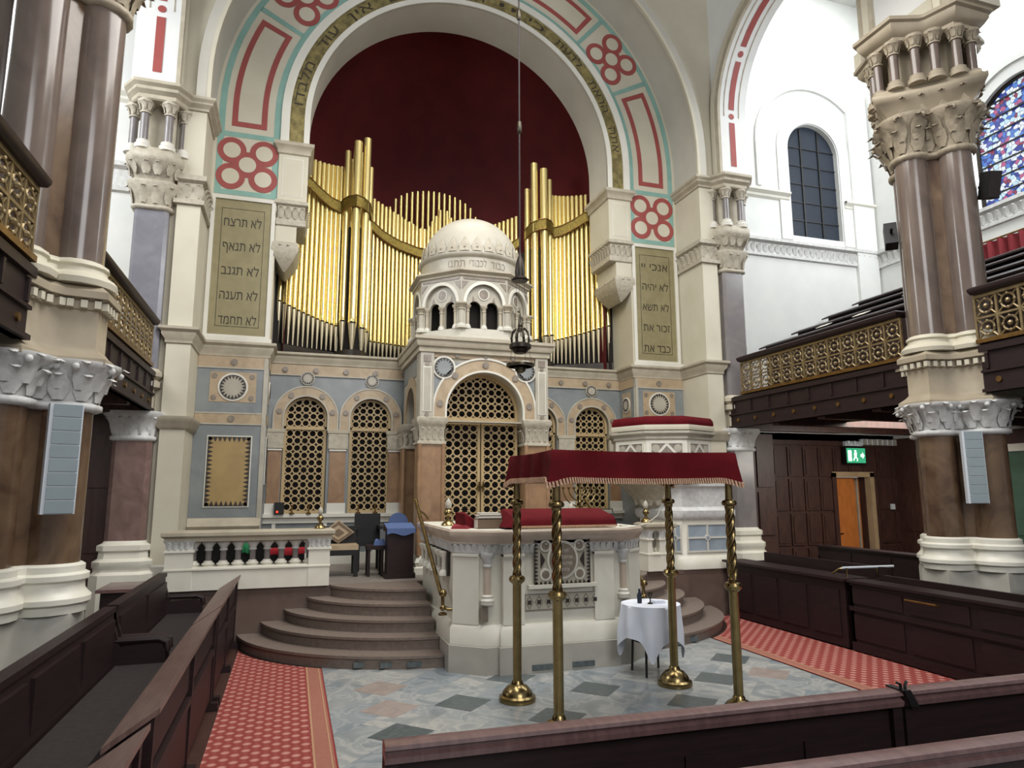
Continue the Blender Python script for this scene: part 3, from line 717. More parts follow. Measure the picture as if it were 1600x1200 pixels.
    for k in range(4):
        for j in (-1.5, -.5, .5, 1.5):
            m = MB(); a = k*PI/2+j*.40; rr = .655 if abs(j) < 1 else .60
            colonnette(m, rr*math.cos(a), rr*math.sin(a), 7.33, 8.02, .058, 'upmarble', 'colcarved_shaded', 'colstone_shaded'); m.build('colonnette', t)
    m = MB(); Q = quat(.47, .26, 3, 105)
    m.loft(Q, [(.1, 7.98), (.14, 8.0), (.14, 8.05), (.19, 8.08), (.24, 8.15), (.24, 8.2), (.28, 8.22), (.28, 8.27), (.05, 8.3)], 'colstone_shaded'); m.build('cornice', t)
    m = MB(); m.box(-.24, .40, -.9, .9, 8.27, 8.6, 'cream'); m.build('springing_block', t)
    return t
col_r = make_column(); col_r.location = (8.2, 6.68, 0)
dup(col_r, (-2.24, 6.68, 0), 'left-hand clustered arcade column of brown marble above the left benches')
# half-columns (responds) against the end piers
def make_respond():
    t = thing('wall_respond', 'right marble respond column between the pulpit and the panelled aisle wall', 'column', (0, 0, 0))
    P = [(.26, -.13), (.26, .3), (-.26, .3), (-.26, -.13), (-.2, -.19), (.2, -.19)][::-1]
    P = [(-.26, .3), (-.26, -.13), (-.2, -.19), (.2, -.19), (.26, -.13), (.26, .3)]
    m = MB(); m.loft(P, [(.14, 0), (.14, .84), (.1, .88), (.1, .92), (.12, .95), (.12, 1.02), (.06, 1.06), (.05, 1.14), (.08, 1.17), (.08, 1.24), (.02, 1.27), (0, 1.3)], 'whitemarble'); m.build('base_moulding', t)
    m = MB(); m.loft(P, [(0, 1.28), (0, 2.76)], 'greymarble'); m.build('lower_shaft', t)
    m = MB(); m.loft(P, [(0, 2.72), (.04, 2.74), (.04, 2.78), (.01, 2.8), (.03, 2.92), (.1, 3.06), (.14, 3.1), (.14, 3.15), (0, 3.17)], 'carved_white'); m.leaves(off(P, .01), 2.82, .26, .13, 'carved_white', True, .45); m.build('lower_capital', t, ang=75)
    m = MB(); m.loft(P, [(-.03, 3.15), (-.03, 3.5), (.04, 3.52), (.04, 3.6), (0, 3.63), (.06, 3.68), (.06, 3.74), (0, 3.8)], 'stone')
    for i in range(5): m.box(-.2+i*.1-.025, -.2+i*.1+.025, -.27, -.2, 3.53, 3.6, 'white')
    m.build('impost_block', t)
    m = MB(); m.loft(P, [(-.02, 3.78), (-.02, 6.3)], 'greymarble'); m.build('upper_shaft', t)
    m = MB(); m.loft(P, [(-.02, 6.26), (.03, 6.28), (.03, 6.32), (-.01, 6.34), (.03, 6.5), (.1, 6.64), (.1, 6.7), (-.1, 6.72)], 'carved'); m.leaves(off(P, 0), 6.36, .28, .17, 'carved', True, .4); m.build('upper_capital', t, ang=75)
    Q = [(-.36, .3), (-.36, -.16), (-.24, -.34), (.24, -.34), (.36, -.16), (.36, .3)]
    m = MB(); m.loft(Q, [(-.1, 6.7), (-.05, 6.85), (.03, 6.98), (.05, 7.02), (.05, 7.12), (.0, 7.14), (0, 7.2)], 'carved'); m.leaves(off(Q, -.04), 6.78, .2, .16, 'carved', True, .5); m.build('corbel_table', t, ang=75)
    m = MB(); m.box(-.25, .25, -.12, .3, 7.15, 8.0, 'stone'); m.build('upper_block', t)
    for x, y in ((-.36, -.06), (-.17, -.26), (.17, -.26), (.36, -.06)):
        m = MB(); colonnette(m, x, y, 7.18, 7.98, .062, 'greymarble', 'carved', 'white'); m.build('colonnette', t)
    m = MB(); m.loft(Q, [(.02, 7.96), (.04, 7.98), (.04, 8.04), (.1, 8.09), (.1, 8.14), (.15, 8.18), (.15, 8.23), (0, 8.25)], 'stone'); m.build('cornice', t)
    return t
rs = make_respond(); rs.location = (8.2, 11.32, 0)
rl = dup(rs, (mx(8.2), 11.32, 0), 'left marble respond column beside the balustrade and the left gallery')
for ch in rl.children:
    if ch.name.startswith(('lower_shaft', 'upper_shaft')):
        ch.data = ch.data.copy(); ch.data.materials[0] = M['redmarble' if ch.name.startswith('lower') else 'bluegrey']

# ================================================================ TABLETS OF THE COMMANDMENTS
for side, lines in (('left', ['לא תרצח', 'לא תנאף', 'לא תגנב', 'לא תענה', 'לא תחמד']), ('right', ['אנכי יי', 'לא יהיה', 'לא תשא', 'זכור את', 'כבד את'])):
    cx = -1.0 if side == 'left' else mx(-1.0)
    t = thing('inscription_tablet', 'gilded Hebrew commandment tablet high on the %s pier, %s' % (side, 'beside the left gallery' if side == 'left' else 'above the pulpit'), 'tablet', (cx, YP, 4.55))
    m = MB(); m.prism(rect(cx-.52, cx+.52, 4.5, 7.02), FY(YP), -.05, -.0, 'white', holes=[rect(cx-.455, cx+.455, 4.575, 6.955)]); m.prism(rect(cx-.56, cx+.56, 4.46, 4.53), FY(YP), -.08, 0, 'white'); m.build('frame', t)
    m = MB(); m.prism(rect(cx-.455, cx+.455, 4.575, 6.955), FY(YP), -.02, -.002, 'tablet')
    m.prism(rect(cx-.345, cx+.345, 4.72, 6.80), FY(YP), -.023, -.019, 'ink', holes=[rect(cx-.337, cx+.337, 4.728, 6.792)])
    m.build('panel', t)
    for i, s in enumerate(lines):
        m = MB(); text(m, s, 'ink', .23, lambda u, v, d, i=i: (cx+u, YP-.0245, 6.55-.43*i+v), .002, width=.6); m.build('text_line', t)

# ================================================================ PIPE ORGAN
org = thing('pipe_organ', 'great pipe organ with gilded display pipes filling the arch behind the ark', 'organ', (CX, 13.6, 4.46))
m = MB()
path = []
for s in (1, -1):
    pass
def organ_path(s):
    left = [(-.44, 12.98), (-.2, 13.1), (.1, 13.3), (.4, 13.48), (.66, 13.58), (.74, 13.42), (.86, 13.24), (1.0, 13.18), (1.16, 13.24), (1.3, 13.5), (1.33, 13.85), (1.7, 14.05), (2.3, 14.25), (CX, 14.35)]
    return left if s < 0 else [(mx(x), y) for x, y in left[::-1]]
front = organ_path(-1)[:-1]+organ_path(1)
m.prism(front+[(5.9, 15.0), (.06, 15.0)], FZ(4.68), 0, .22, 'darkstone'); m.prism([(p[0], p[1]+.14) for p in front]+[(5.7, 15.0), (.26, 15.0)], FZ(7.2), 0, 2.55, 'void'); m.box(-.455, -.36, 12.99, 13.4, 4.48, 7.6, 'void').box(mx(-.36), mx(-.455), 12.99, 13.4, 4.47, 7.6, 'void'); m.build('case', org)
def pipe(x, y, zf, zm, zt, r, k='pipe'):
    m = MB()
    m.lathe([(r*.28, zf), (r*.98, zm-.01), (r, zm)], (x, y, 0), 'pipefoot', 14)
    m.lathe([(r, zm), (r*1.08, zm+.01), (r*1.08, zm+.03), (r, zm+.05), (r, zt)], (x, y, 0), k, 14)
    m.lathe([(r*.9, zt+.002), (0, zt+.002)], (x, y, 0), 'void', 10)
    h = r*1.5
    m.add([(x-r*.62, y-r*.84, zm+.035), (x+r*.62, y-r*.84, zm+.035), (x, y-r*1.02, zm+h), (x, y-r*1.09, zm+.035)], [(0, 3, 2), (3, 1, 2)], k)
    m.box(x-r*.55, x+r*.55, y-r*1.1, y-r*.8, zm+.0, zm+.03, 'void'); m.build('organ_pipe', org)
flat = []
for i in range(13):
    q = i/12; flat.append((-.37+1.06*(q**1.0), 13.02+.52*math.sin(q*PI/2), 4.70-.0*q, 5.46-.28*q, 8.52 if q > .33 else 8.2, .042 if .3 < q < .72 else .047))
tower = [(.80, 13.42, 4.66, 5.26, 8.82, .066), (.98, 13.27, 4.64, 5.2, 8.98, .085), (1.17, 13.36, 4.64, 5.12, 9.12, .080), (1.27, 13.56, 4.66, 5.1, 8.6, .06)]
back = [(.72, 13.60, 4.7, 5.3, 8.2, .05), (.9, 13.62, 4.7, 5.3, 8.75, .05), (1.08, 13.62, 4.7, 5.3, 8.93, .05)]
mid = []
for i in range(18):
    q = i/17; x = 1.40+1.5*q; y = 13.95+.4*math.sin(q*PI/2)
    zt = 8.1-.42*min(1, q*1.35) if q < .76 else 7.7+.5*((q-.76)/.24)**1.3
    mid.append((x, y, 4.7, 5.0, zt, .037))
for P in (flat, tower, back, mid):
    for p in P:
        pipe(*p); pipe(mx(p[0]), *p[1:])
for i in range(17):
    q = (i-8)/8; pipe(2.95+q*1.04, 15.4, 6.5, 6.6, 8.5+.6*math.sqrt(max(0, 1-q*q*.98)), .036)
# ribbon bands that clasp the pipes
def band(pts, h, mirror):
    m = MB(); P = [(mx(x) if mirror else x, y, z) for x, y, z in pts]; vs = []
    for dz in (0, h):
        vs += [(x, y, z+dz) for x, y, z in P]
    n = len(P); m.add(vs, [(i, i+1, n+i+1, n+i) for i in range(n-1)], 'pipeband')
    m.tube(P, .014, 'brassdark', 6); m.tube([(x, y, z+h) for x, y, z in P], .014, 'brassdark', 6); m.build('pipe_band', org)
for mi in (False, True):
    band([(-.44, 12.9, 8.02), (-.2, 13.0, 7.95), (.06, 13.14, 7.83), (.3, 13.3, 7.68), (.5, 13.42, 7.58), (.7, 13.48, 7.52)], .22, mi)
    band([(.7, 13.48, 7.52), (.74, 13.36, 7.54), (.84, 13.22, 7.56), (.98, 13.15, 7.57), (1.12, 13.2, 7.55), (1.26, 13.34, 7.5), (1.34, 13.6, 7.4)], .23, mi)
    band([(1.34, 13.82, 7.38), (1.6, 13.94, 7.22), (1.95, 14.08, 7.1), (2.4, 14.2, 7.02), (CX, 14.26, 7.0)], .2, mi)

# ================================================================ THE ARK
ark = thing('torah_ark', 'domed marble ark with tall pierced lattice doors in the middle of the end wall', 'ark', (CX, YA, PZ))
x0, x1 = 1.88, mx(1.88)
m = MB(); m.prism(rect(x0, x1, 3.1, 4.3), FY(YA+.06), 0, .24, 'palemarble', holes=[[(CX-.66, 3.12), (CX+.66, 3.12)]+arc(CX, 3.28, .66, 0, PI, 28)])
mp = FY(YA+.06)
m.prism([(2.12, 3.2), (2.12, 4.0), (CX, 4.16), (mx(2.12), 4.0), (mx(2.12), 3.2), (CX+.87, 3.2)]+arc(CX, 3.28, .87, 0, PI, 28)+[(CX-.87, 3.2)], mp, -.012, 0, 'bluemarble') if 0 else None
for s in (-1, 1):
    e = [(CX+s*.88, 3.2)]+[(CX+s*.88*math.cos(a), 3.28+.88*math.sin(a)) for a in [PI/2*i/14 for i in range(15)]]+[(CX, 4.08), (CX+s*.86, 4.08), (CX+s*.86, 3.2)]
    m.prism(e, mp, -.012, 0, 'bluemarble')
m.prism(archband(CX, .67, .87, 3.14, 3.28, 30), mp, -.03, 0, 'pink')
for r in (.66, .87): m.prism(archband(CX, r-.012, r+.02, 3.14, 3.28, 30), mp, -.045, 0, 'white')
for a in (8, 48, 90, 132, 172):
    A = math.radians(a); m.prism(circ(CX+.77*math.cos(A), 3.28+.77*math.sin(A), .055, 14), mp, -.05, 0, 'discstone')
for s in (-1, 1):
    c = CX+s*.70; suncirc(m, c, 3.98, .16, FY(YA+.035), 16, 'bluemarble')
    p = CX+s*.98; m.box(p-.11, p+.11, YA, YA+.06, 3.14, 4.22, 'palemarble').box(p-.06, p+.06, YA-.012, YA, 4.06, 4.17, 'discstone').box(p-.07, p+.07, YA-.01, YA, 3.25, 3.98, 'white').box(p-.055, p+.055, YA-.014, YA, 3.27, 3.96, 'palemarble')
    for z in (3.2, 4.02): m.prism(circ(p, z, .035, 12), FY(YA), -.015, 0, 'discstone')
m.prism(rect(x0+.24, x1-.24, 4.14, 4.24), mp, -.03, 0, 'pink')
for x in (2.5, CX, 3.46): m.prism(circ(x, 4.19, .042, 14), mp, -.05, 0, 'discstone')
m.build('front_arch', ark)
for s in (-1, 1):
    m = MB(); mp2 = FXn(x0+.04) if s < 0 else FXp(x1-.04)
    m.prism(rect(YA+.2, 12.64, PZ, 4.3), mp2, 0, .16, 'palemarble', holes=[archp(11.75, .46, .9, ZA, 20)])
    m.prism(archband(11.75, .46, .64, 3.06, ZA, 24), mp2, -.03, 0, 'pink')
    m.prism(rect(YA+.3, 12.6, 3.9, 4.2), mp2, -.01, 0, 'bluemarble')
    m.build('side_wall', ark)
for x, y in ((2.09, YA+.21), (mx(2.09), YA+.21), (2.06, 12.38), (mx(2.06), 12.38)):
    m = MB(); P = [(x-.2, y-.2), (x+.2, y-.2), (x+.2, y+.2), (x-.2, y+.2)]
    m.loft(P, [(.05, PZ), (.05, .82), (.02, .84), (.04, .9), (.0, 1.0)], 'whitemarble'); c = m.build('corner_pillar', ark)
    m2 = MB(); m2.loft(P, [(0, .98), (0, 2.74)], 'brownmarble')
    for sx in (-1, 1): m2.cyl((x+sx*.19, y-.2), .035, 1.0, 2.74, 'brownmarble', 10)
    m2.build('shaft', c)
    m2 = MB(); m2.loft(P, [(0, 2.72), (.03, 2.73), (.03, 2.77), (0, 2.78), (0, 2.95), (.02, 3.04), (.05, 3.08), (.05, 3.15), (0, 3.17)], 'carved'); m2.leaves(off(P, .005), 2.8, .2, .1, 'carved', True, .3); m2.build('capital', c)
def lattice(m, xa, xb, za, zb, y, p, k='lattice', t=.025, mp=None):
    mp = mp or FY(y); nx, nz = max(1, round((xb-xa)/p)), max(1, round((zb-za)/p)); px, pz = (xb-xa)/nx, (zb-za)/nz
    for i in range(nx):
        for j in range(nz):
            cx, cz = xa+px*(i+.5), za+pz*(j+.5); star = (i % 4 == 2 and j % 4 == 1) or (i % 4 == 0 and j % 4 == 3)
            O = []; I = []
            for q in range(16):
                a = PI/8*q; c, s = math.cos(a), math.sin(a); mxx = max(abs(c), abs(s)); e = .5/mxx
                if q % 4 == 2: e = .5*1.12
                O.append((cx+px*e*c, cz+pz*e*s))
                rr = (.5 if q % 2 == 0 else .33) if star else (.40 if q % 2 == 0 else .385)
                I.append((cx+px*rr*c, cz+pz*rr*s))
            vs = [mp(*u, 0) for u in O]+[mp(*u, 0) for u in I]+[mp(*u, t) for u in I]
            fs = [(q, (q+1) % 16, 16+(q+1) % 16, 16+q) for q in range(16)]+[(16+q, 16+(q+1) % 16, 32+(q+1) % 16, 32+q) for q in range(16)]
            m.add(vs, fs, k)
    return m
def frame(m, xa, xb, za, zb, y, w2, t, k='lattice'):
    return m.prism(rect(xa, xb, za, zb), FY(y), 0, t, k, holes=[rect(xa+w2, xb-w2, za+w2, zb-w2)])
yl = YA+.32
for s in (-1, 1):
    xa, xb = (CX-.645, CX-.01) if s < 0 else (CX+.01, CX+.645)
    m = MB(); frame(m, xa, xb, 1.45, 3.13, yl, .045, .06); m.box(xa, xb, yl, yl+.05, PZ+.3, 1.47, 'lattice').box(xa+.05, xb-.05, yl-.015, yl, PZ+.36, 1.4, 'lattice'); d = m.build('lattice_door', ark)
    m = MB(); lattice(m, xa+.04, xb-.04, 1.49, 3.09, yl+.02, .128); m.build('pierced_panel', d)
    m = MB(); x = CX+s*.035; m.tube([(x, yl-.04, 1.98), (x, yl-.05, 2.06), (x, yl-.04, 2.14)], .012, 'brass'); m.ball((x, yl-.03, 2.06), .03, 'brass'); m.build('door_handle', d)
m = MB(); lattice(m, CX-.64, CX+.64, 3.2, 3.95, yl+.02, .128); m.prism(rect(CX-.66, CX+.66, 3.12, 3.2), FY(yl), 0, .06, 'lattice'); m.prism(archband(CX, .60, .67, 3.14, 3.28, 28), FY(yl), -.02, .05, 'lattice'); m.build('lattice_lunette', ark)
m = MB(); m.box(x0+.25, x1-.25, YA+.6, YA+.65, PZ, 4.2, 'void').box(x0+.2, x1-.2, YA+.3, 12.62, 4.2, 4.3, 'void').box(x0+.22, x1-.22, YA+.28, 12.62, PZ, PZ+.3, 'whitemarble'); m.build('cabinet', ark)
m = MB(); P = [(x0, 12.64), (x0, YA), (x1, YA), (x1, 12.64)]
m.loft(P, [(-.02, 4.2), (.02, 4.22), (.02, 4.3), (.05, 4.31), (.07, 4.36), (.07, 4.4), (.1, 4.42), (.1, 4.47), (-.1, 4.48)], 'stone')
m.leaves(off(P, .03, False)[0:4], 4.31, .06, .07, 'carved', False, .4); m.build('cornice', ark)
# cupola
OY = 11.85
def octa(a): return [(CX+a/math.cos(PI/8)*math.cos(PI/8+PI/4*i), OY+a/math.cos(PI/8)*math.sin(PI/8+PI/4*i)) for i in range(8)]
OC = octa(.98)
m = MB(); m.loft(OC, [(.08, 4.46), (.08, 4.52), (.04, 4.55), (.02, 4.68), (-.2, 4.69)], 'domestone'); cup = m.build('cupola', ark)
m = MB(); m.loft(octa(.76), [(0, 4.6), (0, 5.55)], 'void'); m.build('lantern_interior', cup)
m = MB(); hw = 1.06*math.tan(PI/8)
for k in range(8):
    a = -PI/2+k*PI/4; nx, ny = math.cos(a), math.sin(a)
    fm = lambda u, v, d, nx=nx, ny=ny: (CX+nx*(1.06-d)-ny*u, 11.9+ny*(1.06-d)+nx*u, v)
    m.prism(rect(-hw, hw, 4.68, 5.62), fm, 0, .05, 'palemarble', holes=[[(-.35, 4.69), (.35, 4.69)]+arc(0, 5.12, .35, 0, PI, 20)])
    m.prism(archband(0, .345, .40, 5.06, 5.12, 20), fm, -.02, 0, 'white')
    m.prism(rect(-.36, .36, 4.685, 5.5), fm, .06, .12, 'palemarble', holes=[archp(-.165, .115, 4.69, 5.06, 12), archp(.165, .115, 4.69, 5.06, 12)])
    m.prism(circ(0, 5.30, .105, 22), fm, .045, .06, 'white'); m.prism(circ(0, 5.30, .085, 20), fm, .04, .06, 'discstone')
    for s in (-1, 1):
        m.prism([(s*.30, 5.5), (s*.42, 5.5), (s*.42, 5.36)], fm, -.01, 0, 'discstone'); m.prism([(s*.16, 5.17), (s*.22, 5.17), (s*.2, 5.27)], fm, .05, .06, 'discstone')
    m.prism(rect(-.4, .4, 5.535, 5.585), fm, -.01, 0, 'discstone')
    for u, rr in ((0, .032), (-.31, .032), (.31, .032)):
        p = fm(u, 0, .03 if u == 0 else .02); colonnette(m, p[0], p[1], 4.68, 5.09, rr, 'stone', 'stone', 'white', False)
    p = fm(hw, 0, .01); colonnette(m, p[0], p[1], 4.68, 5.12, .055, 'palemarble', 'stone', 'white', False)
m.v = [(CX+(x-CX)*.925, OY+(y-11.9)*.925, z) for x, y, z in m.v]; m.build('arcade', cup)
m = MB(); m.loft(OC, [(0, 5.58), (.03, 5.6), (.03, 5.63), (.09, 5.67), (.09, 5.7), (-.15, 5.74)], 'stone'); m.build('arcade_cornice', cup)
m = MB(); D = (CX, OY, 0)
m.lathe([(.95, 5.70), (.93, 5.73), (.9, 5.74), (.9, 5.98), (.94, 6.0), (.96, 6.03), (.96, 6.06), (.9, 6.08)], D, 'palemarble', 48)
m.leaves([(CX+.905*math.cos(t), 11.9+.905*math.sin(t)) for t in [2*PI*i/48 for i in range(48)]], 5.70, .0001, 1, 'white') if 0 else None
for wd, c in (('לכבודי', 0.0), ('תתנו', .42), ('כבוד', -.42)):
    text(m, wd, 'discstone', .2, lambda u, v, d, c=c: (CX+.905*math.sin(u/.9-c-.1), OY-.905*math.cos(u/.9-c-.1), 5.86+v), .004, width=.3)
m.build('drum', cup)
m = MB(); R = .9; m.lathe([(R*math.cos(t), 6.06+1.0*R*math.sin(t)) for t in [PI/2*i/18 for i in range(19)]], D, 'domestone', 48)
m.build('dome', cup)
m = MB()
for i in range(26):
    a = 2*PI*i/26; c, s = math.cos(a), math.sin(a); pts = []
    for hh, ww in ((.02, .085), (.12, .1), (.2, .06), (.3, .0)):
        t = hh/R; r = R*math.cos(t)+.012; z = 6.07+R*math.sin(t)
        for q in (-1, 0, 1): pts.append((CX+r*c-s*ww*q+c*(.014 if q == 0 else 0), OY+r*s+c*ww*q+s*(.014 if q == 0 else 0), z))
    m.add(pts, [(j*3+q, j*3+q+1, j*3+q+4, j*3+q+3) for j in range(3) for q in range(2)], 'carved')
    m.ball((CX+.9*c, OY+.9*s, 6.15), .03, 'discstone', 8)
m.build('leaf_crest', cup)
# lattice screens in the four dado arches
names = ['leftmost', 'second from left', 'third from left', 'rightmost']
for i, x in enumerate(AX):
    t = thing('lattice_screen', '%s arched lattice screen of the end wall, %s' % (names[i], ['above the balustrade', 'just left of the ark', 'half hidden by the ark', 'behind the menorah'][i]), 'screen', (x, YW+.1, 1.6), 'lattice screens in the end wall')
    m = MB(); frame(m, x-.37, x+.37, 1.6, 3.13, YW+.08, .05, .05); m.prism(rect(x-.37, x+.37, 3.08, 3.14), FY(YW+.07), 0, .06, 'lattice'); m.prism(archband(x, .33, .39, 3.1, ZA, 20), FY(YW+.07), 0, .06, 'lattice'); m.build('frame', t)
    m = MB(); lattice(m, x-.325, x+.325, 1.65, 3.08, YW+.1, .128).build('pierced_panel', t); m = MB(); lattice(m, x-.325, x+.325, 3.14, 3.64, YW+.1, .128).build('pierced_lunette', t)
# ================================================================ GALLERIES
def gallery_rail(name_lbl, y0, y1, side):
    X = 7.98; t = thing('gallery_balustrade', name_lbl, 'railing', ((X if side == 'right' else mx(X)), (y0+y1)/2, 3.76), 'brass gallery balustrades')
    fl = (lambda m: mirror_mb(m)) if side == 'left' else (lambda m: m)
    m = MB(); m.loft([(X-.07, y1), (X-.07, y0), (X+.1, y0), (X+.1, y1)], [(-.02, 4.37), (0, 4.38), (.02, 4.42), (.02, 4.45), (-.01, 4.47)], 'wood'); fl(m).build('top_rail', t)
    m = MB(); m.box(X-.05, X+.08, y0, y1, 3.76, 3.81, 'brassdark').box(X-.02, X+.02, y0, y1, 4.33, 4.37, 'railbrass'); fl(m).build('bottom_rail', t)
    m = MB(); n = max(1, round((y1-y0)/.27)); p = (y1-y0)/n
    for i in range(n+1): m.box(X-.014, X+.014, y0+p*i-.014, y0+p*i+.014, 3.8, 4.35, 'railbrass')
    m.box(X-.012, X+.012, y0, y1, 4.065, 4.09, 'railbrass')
    for i in range(n):
        for j in range(2):
            c = (X, y0+p*(i+.5), 3.94+.275*j)
            m.tube([(X, c[1]+.085*math.cos(a), c[2]+.085*math.sin(a)) for a in [2*PI*q/12 for q in range(12)]], .013, 'railbrass', 5, True)
            for a in (PI/4, 3*PI/4, 5*PI/4, 7*PI/4):
                m.tube([(X, c[1]+.085*math.cos(a), c[2]+.085*math.sin(a)), (X, c[1]+.18*math.cos(a), c[2]+.18*math.sin(a))], .011, 'railbrass', 5)
            m.ball(c, .032, 'railbrass', 8)
            for a in (0, PI/2, PI, 3*PI/2): m.ball((X-.005, c[1]+.085*math.cos(a), c[2]+.085*math.sin(a)), .02, 'railbrass', 6)
    fl(m).build('lattice', t)
gallery_rail('brass lattice gallery balustrade on the right, from the respond to the column', 7.2, 10.78, 'right')
gallery_rail('brass lattice gallery balustrade at the right picture edge, past the column', 2.0, 6.1, 'right')
gallery_rail('brass lattice gallery balustrade on the left, behind the left column', 7.2, 10.78, 'left')
gallery_rail('brass lattice gallery balustrade at the left picture edge, before the left column', 2.0, 6.0, 'left')
for side in 'left', 'right':
    m = MB()
    for y0, y1 in ((7.15, 11.2), (1.6, 6.1)):
        m.box(7.99, 8.06, y0, y1, 3.16, 3.76, 'wood').box(7.95, 8.06, y0, y1, 3.66, 3.74, 'wood').box(7.96, 8.06, y0, y1, 3.4, 3.43, 'wood').box(7.95, 8.06, y0, y1, 3.16, 3.2, 'wood')
        k = int((y1-y0)/.5)
        for i in range(k): y = y0+.3+i*.5; m.prism(circ(y, 3.3, .035, 10), FXn(7.99), -.02, 0, 'brassdark'); m.box(7.965, 8.0, y+.1, y+.14, 3.45, 3.64, 'wood')
    if side == 'left': m = mirror_mb(m)
    struct(m, 'trim_fascia_'+side)
for i, (x, zf, zt, lb) in enumerate(((9.56, 3.62, 5.08, 'lowest dark gallery bench just behind the right balustrade'), (10.42, 3.95, 5.46, 'second dark gallery bench up from the right balustrade'), (11.27, 4.4, 5.86, 'third dark gallery bench up from the right balustrade'), (12.15, 4.9, 6.26, 'topmost dark gallery bench, in front of the red curtain'))):
    t = thing('gallery_bench', lb, 'bench', (x, 7, zf), 'gallery benches')
    m = MB(); m.box(x-.03, x+.03, 2.5, 12.0, zf, zt-.04, 'wood')
    for j in range(10): m.box(x-.045, x-.03, 2.7+j*.92, 3.46+j*.92, zf+.15, zt-.2, 'wood')
    m.build('backrest', t)
    m = MB(); m.add([(x-.17, y, zt-.10) for y in (2.5, 12.05)]+[(x+.06, y, zt) for y in (2.5, 12.05)]+[(x-.17, y, zt-.13) for y in (2.5, 12.05)]+[(x+.06, y, zt-.04) for y in (2.5, 12.05)], [(0, 1, 3, 2), (4, 6, 7, 5), (0, 4, 5, 1), (2, 3, 7, 6), (0, 2, 6, 4), (1, 5, 7, 3)], 'wood'); m.build('book_rest', t)
    m = MB(); m.box(x+.1, x+.5, 2.5, 12.05, zf+.38, zf+.43, 'wood'); m.box(x+.12, x+.5, 11.95, 12.05, zf, zf+.4, 'wood').box(x+.12, x+.5, 2.5, 2.6, zf, zf+.4, 'wood'); m.build('seat', t)
for i, (x, y, z, lb) in enumerate(((9.44, 9.3, 5.06, 'white sheet lying on the lowest gallery bench, nearer the column'), (9.44, 10.2, 5.06, 'white sheet lying on the lowest gallery bench, nearer the end wall'), (10.3, 9.0, 5.44, 'white sheet lying on the second gallery bench'))):
    m = MB(); m.add([(x-.07, y-.14, z-.035), (x-.07, y+.14, z-.035), (x+.07, y+.14, z+.025), (x+.07, y-.14, z+.025)]+[(x-.07, y-.14, z-.025), (x-.07, y+.14, z-.025), (x+.07, y+.14, z+.035), (x+.07, y-.14, z+.035)], [(0, 1, 2, 3), (4, 5, 6, 7), (0, 1, 5, 4), (1, 2, 6, 5), (2, 3, 7, 6), (3, 0, 4, 7)], 'paper')
    solo(m, 'paper_sheet', lb, 'paper', (x, y, z), 'papers in the gallery')
t = thing('curtain', 'red pleated curtain on a rail above the topmost gallery bench', 'curtain', (12.85, 8, 5.9)); m = MB(); N = 160
vs = [(12.85+.05*math.sin(i*1.35), 4+7.2*i/N, z) for z in (5.95, 6.80) for i in range(N+1)]; m.add(vs, [(i, i+1, N+2+i, N+1+i) for i in range(N)], 'curtain'); m.build('cloth', t)
m = MB(); m.tube([(12.85, 3.95, 6.82), (12.85, 11.3, 6.82)], .02, 'brassdark')
for y in (4, 6.2, 8.4, 11.25): m.tube([(12.85, y, 4.9), (12.85, y, 6.82)], .018, 'brassdark')
m.build('rail', t)
# pale slatted panel glimpsed under the right gallery
t = thing('slatted_panel', 'pale slatted panel under the right gallery ceiling, left of the column', 'panel', (11.9, 12.1, 2.98)); m = MB(); m.box(11.95, 13.0, 12.06, 12.13, 2.97, 3.1, 'slat'); m.build('backing', t)
for i in range(7): MB().box(12.0+i*.14, 12.06+i*.14, 12.02, 12.06, 2.97, 3.1, 'greybase').build('slat', t)
t = thing('exit_sign', 'lit green exit sign with a running figure above the door', 'sign', (11.6, 12.0, 2.62))
sx, sz = .13, .06
def shiftsign(m): m.v = [(x+sx, y, z+sz) for x, y, z in m.v]; return m
shiftsign(MB().box(11.3, 11.86, 12.0, 12.1, 2.48, 2.86, 'black')).build('housing', t)
m = MB(); m.box(11.33, 11.83, 11.99, 12.0, 2.51, 2.83, 'green'); shiftsign(m).build('face', t)
q = FY(11.985); m = MB()
m.prism(circ(11.56, 2.76, .028, 10), q, 0, .005, 'signwhite'); m.prism([(11.52, 2.72), (11.60, 2.73), (11.58, 2.64), (11.53, 2.64)], q, 0, .005, 'signwhite')
m.prism([(11.53, 2.65), (11.49, 2.57), (11.51, 2.56), (11.56, 2.64)], q, 0, .005, 'signwhite'); m.prism([(11.56, 2.65), (11.62, 2.6), (11.6, 2.55), (11.58, 2.55), (11.595, 2.6), (11.54, 2.64)], q, 0, .005, 'signwhite')
shiftsign(m).build('running_figure', t); m = MB(); m.prism([(11.70, 2.64), (11.75, 2.64), (11.75, 2.6), (11.80, 2.67), (11.75, 2.74), (11.75, 2.70), (11.70, 2.70)], q, 0, .005, 'signwhite'); shiftsign(m).build('arrow', t); m = MB(); m.prism(rect(11.36, 11.45, 2.55, 2.78), q, 0, .005, 'signwhite'); shiftsign(m).build('doorway_symbol', t)
m = MB(); m.box(11.34, 11.8, 12.02, 12.1, 2.88, 2.98, 'speakerside')
for x in (11.4, 11.57, 11.74): m.ball((x, 12.0, 2.95), .05, 'speakerside', 10)
shiftsign(m).build('emergency_lamps', t)

